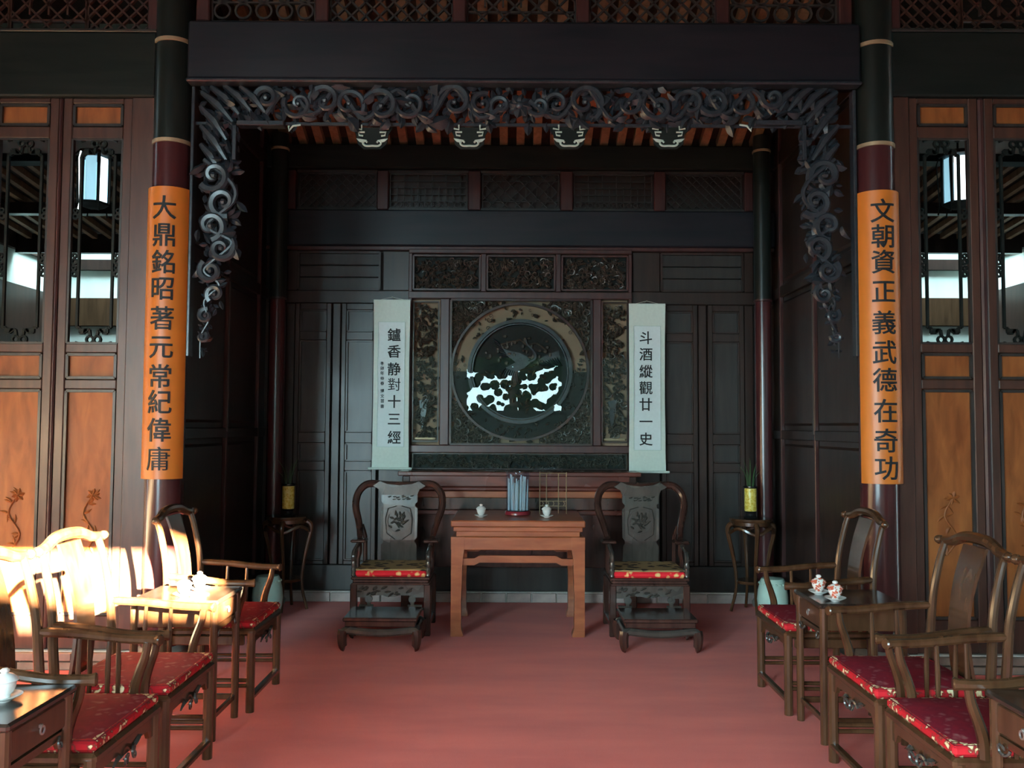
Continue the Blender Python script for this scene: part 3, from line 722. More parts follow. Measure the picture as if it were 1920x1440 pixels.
# ------------------------------------------------------------------ alcove: roof, side walls, back columns
al = struct('ceiling_alcove')
y0, y1 = YF + .12, YB + .1; z0, z1 = 5.1, AZ(272, YB)
m = MB(); m.add([(-2.42, y0, z0 + .07), (2.42, y0, z0 + .07), (2.42, y1, z1 + .07), (-2.42, y1, z1 + .07), (-2.42, y0, z0 + .12), (2.42, y0, z0 + .12), (2.42, y1, z1 + .12), (-2.42, y1, z1 + .12)],
    [(0, 1, 2, 3), (7, 6, 5, 4), (0, 4, 5, 1), (2, 6, 7, 3), (1, 5, 6, 2), (0, 3, 7, 4)]); m.build('roof_boarding', 'sheath', al)
x = -2.2
while x < 2.25:
    MB().bar((x, y0 + .02, z0 + .03), (x, y1 - .06, z1 + .03), .075, .07).build('rafter', 'raftpale', al); x += .157
for sx in (-1, 1):
    side = 'left' if sx < 0 else 'right'
    w = struct('wall_%s_alcove' % side)
    xf = sx * XW; xo = sx * (XW + .06)
    ya, yb = YF + .1, YB + .1
    MB().box(xf + sx * .02, xo, ya, yb, 0, 5.2).build('boarding', 'dark', w)
    def sp(y_0, y_1, z_0, z_1, mat='dark'):
        d = .018; b = .02
        m = MB(); m.add([(xf + sx * .02, y_0, z_0), (xf + sx * .02, y_1, z_0), (xf + sx * .02, y_1, z_1), (xf + sx * .02, y_0, z_1), (xf + sx * .004, y_0 + b, z_0 + b), (xf + sx * .004, y_1 - b, z_0 + b), (xf + sx * .004, y_1 - b, z_1 - b), (xf + sx * .004, y_0 + b, z_1 - b)],
            [(0, 1, 5, 4), (1, 2, 6, 5), (2, 3, 7, 6), (3, 0, 4, 7), (4, 5, 6, 7), (3, 2, 1, 0)]); m.build('panel', mat, w)
    for z_0, z_1, nm in ((0, .27, 'plinth'), (1.50, 1.58, 'rail'), (2.78, 2.88, 'rail'), (4.0, 4.12, 'rail')):
        MB().box(xf - sx * .012, xf + sx * .02, ya, yb - .1, z_0, z_1, .005).build(nm, 'dark', w)
    for yy in (ya + .04, 6.92, 7.78):
        MB().box(xf - sx * .014, xf + sx * .02, yy - .02, yy + .02, .27, 5.0, .005).build('stile', 'redf', w)
    for a, b in ((ya + .08, 6.88), (6.96, 7.74)):
        for z_0, z_1 in ((.31, 1.46), (1.62, 2.74), (2.92, 3.96)): sp(a, b, z_0, z_1)
    MB().box(xf - sx * .022, xf - sx * .01, 6.905, 6.935, AZ(812, 6.9), AZ(530, 6.9), .003).build('pale_edge_strip', 'panel', w)
    c = thing('alcove_post', 'slim dark post with red lower half at the alcove back corner, %s side' % side, 'post', (sx * 2.20, YB - .21, .013))
    zt = AZ(561, YB - .2, 516)
    MB().lathe([(.11, 0), (.12, .04), (.09, .08)], n=20).build('post_base', 'stone', c)
    MB().lathe([(.075, .08), (.075, zt)], n=20).build('lower_shaft', 'colred', c)
    MB().lathe([(.078, zt), (.076, 4.25)], n=20).build('upper_shaft', 'coldark', c)
    z = AZ(284, YB - .2, 516); MB().lathe([(.078, z - .012), (.083, z - .01), (.083, z + .01), (.078, z + .012)], n=20).build('metal_ring', 'ring', c)
    MB().lathe([(.076, zt - .02), (.082, zt - .015), (.082, zt)], n=20).build('shaft_collar', 'redf', c)

# ------------------------------------------------------------------ back wall
bw = struct('wall_back')
bx = lambda p, y=650: AX(p, y, YB)
bz = lambda y: AZ(y, YB)
MB().box(-2.42, 2.42, YB + .06, YB + .16, 0, 5.2).build('backing_boards', 'dark', bw)
def front(x0, x1, z0, z1, d0, d1, nm, mat='dark', b=.006): return MB().box(x0, x1, YB - d1, YB - d0, z0, z1, b).build(nm, mat, bw)
XL = 2.11
front(-2.36, 2.36, bz(322), bz(278), -.06, .10, 'upper_beam', 'beamd', .012)
front(-2.36, 2.36, bz(465), bz(398), -.06, .08, 'middle_beam', 'beam', .012)
lp = [(562, 705, 'diag'), (732, 875, 'grid'), (905, 1047, 'mixed'), (1077, 1222, 'grid'), (1250, 1390, 'diag')]
for a, b, kd in lp:
    x0, x1 = bx(a, 360), bx(b, 360); m = MB(); lattice_grid(m, x0, x1, bz(391), bz(328), YB, kd, .008, .018); m.build('frieze_lattice', 'panel', bw)
    front(x0 - .02, x1 + .02, bz(398), bz(392), -.03, .03, 'frieze_rail', 'panel', .002); front(x0 - .02, x1 + .02, bz(327), bz(322), -.03, .03, 'frieze_rail', 'panel', .002)
for a, b in ((540, 556), (708, 730), (878, 902), (1050, 1074), (1225, 1247), (1394, 1410)):
    front(bx(a, 360), bx(b, 360), bz(397), bz(323), -.04, .05, 'frieze_post', 'redf', .01)
front(-2.36, 2.36, bz(472), bz(465), -.04, .05, 'picture_rail', 'redf', .004)
# plain upper panels left and right
def wpanel(x0, x1, z0, z1, mat='panel', fr='dark', nm='panel', dep=.02):
    raised_panel(bw, x0, x1, z0, z1, YB + .03, mat, nm)
    m = MB(); bead(m, x0 - .006, x1 + .006, z0 - .006, z1 + .006, YB - .002, .016); m.build('panel_moulding', fr, bw)
for a, b in ((560, 712), (1240, 1392)):
    x0, x1 = bx(a, 510), bx(b, 510)
    for i in range(3):
        front(x0, x1, lerp(bz(543), bz(476), i / 3) + .003, lerp(bz(543), bz(476), (i + 1) / 3) - .003, -.05, -.02, 'board', 'panel', .004)
    m = MB(); bead(m, x0, x1, bz(544), bz(475), YB + .0, .02); m.build('panel_moulding', 'dark', bw)
front(-2.36, bx(768) + .0, bz(570), bz(546), -.05, .0, 'head_rail', 'dark'); front(bx(1183), 2.36, bz(570), bz(546), -.05, .0, 'head_rail', 'dark')
front(bx(716), bx(766), bz(546), bz(472), -.05, .0, 'upper_post', 'dark'); front(bx(1186), bx(1238), bz(546), bz(472), -.05, .0, 'upper_post', 'dark')
front(bx(536), bx(556), bz(546), bz(472), -.05, .0, 'upper_post', 'dark'); front(bx(1396), bx(1414), bz(546), bz(472), -.05, .0, 'upper_post', 'dark')
# sill and plinth
front(-2.3, 2.3, .10, bz(1060), -.05, .02, 'sill_board', 'panel', .006)
# door leaves
def back_leaf(n, a, b):
    t = struct('door_%d' % n); x0, x1 = bx(a), bx(b); sw = .045
    zt, zb = bz(571), bz(1059)
    for u, v in ((x0 - sw, x0), (x1, x1 + sw)): MB().box(u, v, YB - .03, YB + .05, zb, zt, .006).build('stile', 'dark', t)
    rows = [(624, 583), (812, 640), (866, 832), (1052, 884)]
    ed = [(583, 571), (640, 624), (832, 812), (884, 866), (1059, 1052)]
    for q, w_ in ed: MB().box(x0, x1, YB - .028, YB + .05, bz(q), bz(w_), .005).build('rail', 'dark', t)
    m = MB()
    for q, w_ in rows:
        raised_panel(t, x0 - .002, x1 + .002, bz(q) - .002, bz(w_) + .002, YB + .02, 'panel'); bead(m, x0 + .008, x1 - .008, bz(q) + .008, bz(w_) - .008, YB - .015, .014)
    m.build('bead_moulding', 'dark', t)
back_leaf(1, 563, 613); back_leaf(2, 650, 700); back_leaf(3, 1248, 1298); back_leaf(4, 1335, 1385)
front(bx(536), bx(553), bz(1059), bz(571), -.05, .01, 'jamb', 'dark'); front(bx(1395), bx(1412), bz(1059), bz(571), -.05, .01, 'jamb', 'dark')
front(bx(624), bx(639), bz(1059), bz(571), -.05, .02, 'meeting_post', 'dark'); front(bx(1309), bx(1324), bz(1059), bz(571), -.05, .02, 'meeting_post', 'dark')
front(bx(712), bx(767), bz(1059), bz(571), -.05, .0, 'centre_post', 'panel'); front(bx(1185), bx(1237), bz(1059), bz(571), -.05, .0, 'centre_post', 'panel')
# pale brick footing, one brick each
bb = struct('baseboard_back')
MB().box(-2.2, 2.2, YB - .06, YB + .05, 0, .098).build('mortar_bed', 'mortar', bb)
bmesh_ = MB().box(-.108, .108, -.02, .02, -.04, .04, .004).mesh('brick', 'palebrick')
for i in range(19): link('brick', bmesh_, bb, (-2.05 + i * .228, YB - .068, .05))

# centre carved screen
sc = thing('carved_screen', 'dark carved wooden screen with round glazed crane roundel between the scrolls', 'screen', (0, YB, 0))
def sf(x0, x1, z0, z1, d0, d1, nm, mat='redf', b=.006): return MB().box(x0, x1, -d1, -d0, z0, z1, b).build(nm, mat, sc)
X_ = lambda p: bx(p)
for a, b, c, d in ((766, 1184, 478, 470), (766, 1184, 562, 549), (766, 1184, 849, 835), (766, 1184, 890, 881)): sf(X_(a), X_(b), bz(c), bz(d), -.04, .06, 'rail')
for a, b, c, d in ((766, 773, 881, 478), (1177, 1184, 881, 478), (826, 843, 835, 562), (1111, 1126, 835, 562), (901, 911, 549, 478), (1041, 1051, 549, 478)): sf(X_(a), X_(b), bz(c), bz(d), -.04, .055, 'stile')
sf(X_(773), X_(1177), bz(1059), bz(890), -.05, -.01, 'lower_board', 'dark')
sf(X_(773), X_(1177), bz(881), bz(478), -.055, -.035, 'tan_backing', 'tan', 0)
def mould(a, b, c, d, w=.016, mat='redf'):
    m = MB(); bead(m, X_(a), X_(b), bz(d), bz(c), -.045, w); return m.build('gilt_bead' if mat == 'ring' else 'inner_moulding', mat, sc)
LC = MB().leafy((0, 0, 0), 1, .6, 0, .35, .3).mesh('carved_leaf', 'carve2')
def carved_fill(a, b, c, d, n, smin, smax, nm='carved_relief', mask=None, blobs=True, yb=.0):
    m = MB(); x0, x1, z0, z1 = X_(a), X_(b), bz(d), bz(c); k = 0; tries = 0
    while k < n and tries < n * 8:
        tries += 1
        x = rnd.uniform(x0, x1); z = rnd.uniform(z0, z1); L = rnd.uniform(smin, smax)
        if mask and not mask(x, z): continue
        k += 1
        y = yb - rnd.uniform(0, .02); q = rnd.random()
        if q < .62: m.leafy((x, y, z), L, L * .55, rnd.uniform(0, 6.28), .018, rnd.uniform(-.4, .4))
        elif q < .82:
            p, rs = spiral(x, z, L * .5, rnd.uniform(0, 6), rnd.choice((-1, 1)), 1.3, L * .1, y); m.tube(p[::2], rs[::2], 4)
        else:
            for j in range(5): m.leafy((x, y, z), L * .5, L * .35, j * 1.257, .012, 0)
            m.blob((x, y - .01, z), (L * .13,) * 3, 5, 3)
    o = m.build(nm, 'carve2', sc); o['kind'] = 'stuff'; return o
rnd = random.Random(5)
for a, b in ((778, 896), (916, 1036), (1056, 1172)):
    sf(X_(a - 4), X_(b + 4), bz(546), bz(481), -.034, -.018, 'black_ground', 'beamd', 0)
    mould(a - 3, b + 3, 482, 545); carved_fill(a + 2, b - 2, 487, 541, 230, .03, .065)
for a, b in ((779, 820), (1131, 1172)):
    mould(a - 3, b + 3, 568, 828, .012, 'redf'); carved_fill(a + 2, b - 2, 575, 822, 260, .03, .07)
    # flower vase relief at the panel foot
    v = (a + b) / 2; x = X_(v - 5)
    MB().prism([(x - .035, bz(752)), (x + .05, bz(748)), (x + .015, bz(792)), (x - .01, bz(806)), (x - .02, bz(780))], -.022, -.004).build('vase_relief', 'carve', sc)
    mb_ = MB(); mb_.box(X_(a + 1), X_(b - 1), -.03, 0, bz(825), bz(821), .002); mb_.build('bottom_bead', 'ring', sc)
sf(X_(776), X_(1174), bz(879), bz(851), -.034, -.018, 'black_ground', 'beamd', 0)
mould(777, 1173, 851, 879, .010); carved_fill(782, 1168, 856, 876, 420, .025, .05)
cx, cz = X_(975), bz(697); ppm = (X_(1075) - X_(975)) / 100.0
ro, ri = 127 * ppm, 92 * ppm
mould(846, 1108, 564, 833, .02)
def rr_(x, z): return math.hypot(x - cx, z - cz)
carved_fill(850, 1104, 568, 829, 620, .04, .09, 'corner_relief', lambda x, z: rr_(x, z) > ro + .025)
MB().ring((cx, cz), ro - .010, ro + .012, -.045, 0, 72).build('outer_ring', 'redf', sc)
MB().ring((cx, cz), ri - .004, ri + .028, -.060, 0, 72).build('inner_ring', 'carve', sc)
MB().ring((cx, cz), ri - .022, ri - .010, -.050, 0, 72).build('inner_bead', 'carve', sc)
MB().ring((cx, cz), ri + .03, ro - .012, -.004, .02, 72, R(180), R(360)).build('dark_half_ring', 'beamd', sc)
def key(deg, wdeg):
    def f(x, z):
        r = rr_(x, z); a = math.degrees(math.atan2(z - cz, x - cx)) % 360
        return ri + .04 < r < ro - .02 and abs((a - deg + 180) % 360 - 180) < wdeg
    return f
for deg, wd, n in ((90, 17, 120), (50, 14, 90), (130, 14, 90), (0, 16, 80), (180, 16, 80), (270, 22, 110), (225, 16, 80), (315, 16, 80)):
    carved_fill(846, 1106, 566, 831, n, .025, .05, 'ring_relief', key(deg, wd))
# roundel picture
MB().lathe([(ri - .01, 0), (ri - .01, .01)], n=64).build('roundel_ground', 'beamd', sc, loc=(cx, .0, cz), rot=(R(90), 0, 0))
q = 1 / 4 * ppm     # zoomed crop: 4 px per photo px, centre at (862, 640)
def G(u, v): return (cx + (u - 862) * q, -.022, cz - (v - 640) * q)
cr = MB()
cr.prism([(G(u, v)[0], G(u, v)[2]) for u, v in [(740, 670), (760, 610), (830, 570), (800, 545), (730, 500), (700, 440), (760, 480), (860, 500), (920, 530), (950, 560), (910, 600), (860, 640), (850, 680), (800, 690)]], -.026, -.012)
cr.prism([(G(u, v)[0], G(u, v)[2]) for u, v in [(970, 575), (1050, 520), (1150, 480), (1165, 530), (1150, 580), (1060, 585)]], -.024, -.012)
cr.tube(spline([G(930, 570), G(975, 540), G(965, 490), G(920, 440), G(905, 400)], 5), [.018] * 10 + [.012] * 11, 6)
for i in range(9): cr.leafy(G(1000 + i * 17, 575 - i * 6), .10, .02, -.6 - i * .09, .02)
for i in range(8): cr.leafy(G(760 + i * 12, 610 + i * 5), .11, .02, -2.4 + i * .1, .02)
for i in range(8): cr.leafy(G(790 - i * 10, 545 - i * 13), .10, .02, 2.9 - i * .12, .02)
cr.build('crane_relief', 'carve', sc)
fw_ = MB(); tr_pts = spline([G(860, 400), G(920, 440), G(990, 430), G(1060, 480)], 4)
fw_.tube(tr_pts, .010, 5); fw_.tube(spline([G(860, 400), G(780, 420), G(700, 440)], 4), .008, 5); fw_.tube(spline([G(850, 690), G(845, 640), G(960, 600)], 4), .008, 5)
for i in range(46):
    a = rnd.uniform(0, PI); r = rnd.uniform(.12, .36); x = cx + r * math.cos(a) * 1.05; z = cz + .05 + r * math.sin(a) * .95
    if math.hypot(x - cx, z - cz) < ri - .06: fw_.blob((x, -.02, z), (rnd.uniform(.012, .026), .012, rnd.uniform(.012, .026)), 6, 4)
for i in range(60):
    a = rnd.uniform(PI, 2 * PI); r = rnd.uniform(.1, .38); fw_.leafy((cx + r * math.cos(a), -.014, cz + r * math.sin(a)), rnd.uniform(.03, .06), .03, rnd.uniform(0, 6.28), .012)
fw_.build('blossom_relief', 'carve2', sc)
# glass sheets
sf(X_(845), X_(1109), bz(834), bz(563), .062, .066, 'glass_pane', 'glass', 0)
for a, b in ((775, 824), (1128, 1176)): sf(X_(a), X_(b), bz(832), bz(564), .062, .066, 'glass_pane', 'glass', 0)
sf(X_(775), X_(1176), bz(880), bz(850), .062, .066, 'glass_pane', 'glass', 0)

# ------------------------------------------------------------------ hanging scrolls
def hang(x0p, x1p, yt, yb, text, ys, label, cxp, small=None, dots=()):
    Y = YB - .14; x0, x1 = AX(x0p, 700, Y), AX(x1p, 700, Y); z1, z0 = AZ(yt, Y), AZ(yb, Y)
    t = thing('hanging_scroll', label, 'scroll', ((x0 + x1) / 2, Y, z0)); w = (x1 - x0) / 2; H = z1 - z0
    m = MB(); n = 14; vs = []; fs = []
    for i in range(n + 1):
        z = H * i / n; y = .006 * math.sin(i * 1.3) + .01 * math.sin(i / n * PI); ww = w * (1 - .035 * math.sin(PI * i / n)) 
        vs += [(-ww, y, z), (ww, y, z), (ww, y + .003, z), (-ww, y + .003, z)]
        if i:
            for k in range(4): fs.append(((i - 1) * 4 + k, (i - 1) * 4 + (k + 1) % 4, i * 4 + (k + 1) % 4, i * 4 + k))
    m.add(vs, fs); m.build('mount_paper', 'paper', t)
    pz1 = AZ(yt + 41, Y) - z0; pz0 = AZ(yb - 39, Y) - z0; pw = w * .73
    m = MB(); vs = []; fs = []
    for i in range(n + 1):
        z = lerp(pz0, pz1, i / n); k = z / H * n; y = -.003 + .006 * math.sin(k * 1.3) + .01 * math.sin(k / n * PI)
        vs += [(-pw, y, z), (pw, y, z), (pw, y + .002, z), (-pw, y + .002, z)]
        if i:
            for k in range(4): fs.append(((i - 1) * 4 + k, (i - 1) * 4 + (k + 1) % 4, i * 4 + (k + 1) % 4, i * 4 + k))
    m.add(vs, fs); m.build('writing_paper', 'paper2', t)
    m = MB()
    for a, b in (((-pw, pz0), (pw, pz0)), ((pw, pz0), (pw, pz1)), ((pw, pz1), (-pw, pz1)), ((-pw, pz1), (-pw, pz0))): m.bar((a[0], -.004, a[1]), (b[0], -.004, b[1]), .0035, .003)
    m.build('border_line', 'celadon', t)
    def put(ch, px_, py_, size, off):
        me = glyph(ch, size, .0012, off); X = AX(px_, py_, Y) - (x0 + x1) / 2; Z = AZ(py_, Y) - z0
        k = Z / H * n; yy = -.0095 + .006 * math.sin(k * 1.3) + .01 * math.sin(k / n * PI)
        for v in me.vertices: v.co = (X + v.co.x, yy - v.co.z, Z + v.co.y)
        me.materials.append(M['inkflat']); me.name = 'character'; link('character', me, t)
    for i, (ch, y) in enumerate(zip(text, ys)): put(ch, cxp, y, .125, .0015)
    if small:
        for ch, y in small: put(ch, x0p + 17.5, y, .036, .0004)
    MB().tube([(-w - .03, -.01, -.008), (w + .03, -.01, -.008)], .011, 10).build('bottom_roller', 'paper', t)
    MB().tube([(-w, 0, H), (w, 0, H)], .006, 8).build('top_rod', 'paper', t)
    MB().tube([(-w * .75, 0, H), (0, .02, H + .03), (w * .75, 0, H)], .0022, 4).build('hanging_cord', 'cord', t)
    MB().tube([(0, .0, H + .031), (0, .15, H + .034)], .003, 6).build('wall_nail', 'ring', t)
hang(699, 768, 564, 878, '鑪香静對十三經', [629, 660, 693, 722, 754, 787, 821], 'white hanging scroll left of the carved screen, reading 鑪香静對十三經, with a small side inscription', 739,
     [(c, y) for c, y in zip('辛卯年仲春', [683, 692, 701, 711, 720])] + [(c, y) for c, y in zip('博文習書', [734, 744, 753, 763])])
hang(1179, 1248, 569, 882, '斗酒縱觀廿一史', [632, 663, 695, 726, 757, 789, 822], 'white hanging scroll right of the carved screen, reading 斗酒縱觀廿一史, without a side inscription', 1211)

# ------------------------------------------------------------------ altar table and square table
at = thing('altar_table', 'long dark red altar table with stepped mouldings under the carved screen', 'table', (0, 7.68, 0))
aw = 1.01; AYf = 7.49 - 7.68; AYb = .14
ya_ = 7.49; q = lambda y: AZ(y, ya_)
MB().box(-aw - .04, aw + .04, AYf - .02, AYb, q(893), q(885), .006).build('tabletop', 'altar', at)
MB().box(-aw, aw, AYf + .02, AYb - .02, q(913), q(893), .004).build('waist_board', 'altar', at)
MB().tube([(-aw, AYf + .012, q(917)), (aw, AYf + .012, q(917))], .022, 10).build('upper_moulding', 'altar', at)
MB().box(-aw, aw, AYf + .01, AYf + .05, q(934), q(921), .006).build('middle_rail', 'table', at)  # lighter timber puts the rail's highlight into its colour
MB().box(-aw + .02, aw - .02, AYf + .045, AYf + .07, q(957), q(934), .004).build('drawer_board', 'throne', at)
MB().box(-aw, aw, AYf + .01, AYf + .06, q(966), q(957), .006).build('lower_rail', 'altar', at)
for s in (-1, 1):
    for yy in (AYf + .05, AYb - .05):
        MB().box(s * (aw - .03) - .035, s * (aw - .03) + .035, yy - .035, yy + .035, .012, q(893), .008).build('leg', 'throne', at)
MB().box(-aw + .02, aw - .02, AYb - .06, AYb - .04, .35, q(893), .004).build('back_board', 'throne', at)

TX, TY = (AX(846, 980, 6.61) + AX(1097, 980, 6.61)) / 2, 7.02
ct = thing('square_table', 'red-brown square table between the two throne chairs', 'table', (TX, TY, 0))
hw = .512; yf = 6.61 - TY; yb_ = .41; zt = .886
MB().box(-hw, hw, yf, yb_, zt - .05, zt, .008).build('tabletop', 'table', ct)
MB().box(-hw + .02, hw - .02, yf + .018, yb_ - .02, zt - .085, zt - .05, .004).build('tabletop_step', 'table', ct)
MB().box(-hw + .04, hw - .04, yf + .035, yb_ - .035, zt - .125, zt - .085, .004).build('waist', 'table', ct)
for s in (-1, 1): 
    MB().box(-hw + .0, hw - .0, yf + .012 if s < 0 else yb_ - .052, yf + .052 if s < 0 else yb_ - .012, zt - .225, zt - .125, .006).build('apron', 'table', ct)
    MB().box(s * (hw - .05), s * (hw - .01), yf + .05, yb_ - .05, zt - .225, zt - .125, .006).build('apron', 'table', ct)
def leg_mb(sx, sy):
    m = MB(); xo = sx * (hw - .004); yo = yf + .008 if sy < 0 else yb_ - .008; w0, w1 = .098, .074
    prof = [(0, .094), (.03, .094), (.07, .080), (.3, .078), (zt - .3, .088), (zt - .22, .100), (zt - .126, .100)]
    vs = []
    for z, w in prof:
        xi = xo - sx * w; yi = yo - sy * w; vs += [(xo, yo, z + .012 if z == 0 else z), (xi, yo, z + .012 if z == 0 else z), (xi, yi, z + .012 if z == 0 else z), (xo, yi, z + .012 if z == 0 else z)]
    fs = [(i * 4 + k, i * 4 + (k + 1) % 4, (i + 1) * 4 + (k + 1) % 4, (i + 1) * 4 + k) for i in range(len(prof) - 1) for k in range(4)] + [(0, 1, 2, 3), tuple(len(vs) - 4 + k for k in (3, 2, 1, 0))]
    return m.add(vs, fs)
for sx in (-1, 1):
    for sy in (-1, 1): leg_mb(sx, sy).build('leg', 'table', ct)
def hump(y):
    m = MB(); z = .60; a = hw - .08
    return m.prism([(-a, z - .055), (-a + .10, z - .055), (-a + .14, z - .035), (a - .14, z - .035), (a - .10, z - .055), (a, z - .055), (a, z - .005), (a - .10, z - .005), (a - .14, z + .018), (-a + .14, z + .018), (-a + .10, z - .005), (-a, z - .005)], y - .02, y + .02)
hump(yf + .05).build('humped_stretcher', 'table', ct); hump(yb_ - .05).build('humped_stretcher', 'table', ct)
for s in (-1, 1): MB().box(s * (hw - .07), s * (hw - .03), yf + .09, yb_ - .09, .56, .60, .006).build('side_stretcher', 'table', ct)

# ------------------------------------------------------------------ lidded tea cups
def make_cup(label, loc, mat='porc', rz=0, group=None):
    t = thing('lidded_teacup', label, 'cup', loc, rz, group)
    MB().lathe([(.02, 0), (.024, .004), (.036, .010), (.052, .018), (.054, .021), (.036, .014), (.0, .010)], n=28).build('saucer', 'porc', t)
    MB().lathe([(.017, .012), (.018, .020), (.027, .030), (.033, .045), (.036, .064), (.034, .064), (.0, .060)], n=28).build('bowl', mat, t)
    MB().lathe([(.038, .062), (.041, .066), (.036, .074), (.024, .084), (.012, .088), (.010, .088)], n=28).build('lid', mat, t)
    MB().lathe([(.007, .087), (.014, .094), (.014, .099), (.008, .104), (.0, .105)], n=16).build('lid_knob', 'porc', t)
    return t
cup0 = make_cup('white lidded teacup left of the glass cylinder on the square table', (AX(902, 970, 6.85), 6.85, zt), 'porc')
dup(cup0, (AX(1025, 970, 6.85), 6.85, zt), None, 'white lidded teacup right of the glass cylinder on the square table')

gc = thing('glass_cylinder', 'clear glass cylinder on a red lacquer base at the centre of the square table', 'cylinder', (AX(971, 920, 7.05), 7.05, zt))
MB().lathe([(.085, 0), (.105, .006), (.105, .026), (.10, .034), (.0, .034)], n=32).build('lacquer_base', 'lacred', gc)
MB().lathe([(.098, .035), (.098, .345), (.090, .345), (.090, .04), (0, .038)], n=40).build('glass_wall', 'glassblue', gc)
sticks = MB(); rn = random.Random(2)
for i in range(34):
    a = rn.uniform(0, 6.28); r = rn.uniform(.01, .08); sticks.tube([(r * math.cos(a), r * math.sin(a), .04), (r * 1.05 * math.cos(a + .15), r * 1.05 * math.sin(a + .15), rn.uniform(.24, .33))], .006, 5)
sticks.build('reflection_sticks', 'paper', gc)  # pale sticks added to brighten the glass like its vertical reflections
rk = thing('wire_rack', 'small thin openwork brass rack behind the right teacup', 'rack', (AX(1037, 930, 7.2), 7.2, zt))
m = MB(); rw = .11
for x in (-rw, -.055, .045, rw): m.tube([(x, 0, 0.0), (x, 0, .34 if abs(x) > .1 else .33)], .004, 5)
for z in (.06, .10, .33): m.tube([(-rw, 0, z), (rw, 0, z)], .0035, 5)
m.build('rack_bars', 'ring', rk)
m = MB()
for i in range(5): m.tube([(-rw + .02 + i * .044, 0, .06), (-rw + .03 + i * .044, 0, .08), (-rw + .02 + i * .044, 0, .10)], .003, 4)
for x in (-rw, rw): m.tube([(x, -.035, .0), (x, 0, .012), (x, .035, .0)], .004, 5)
m.build('rack_fretwork', 'ring', rk)

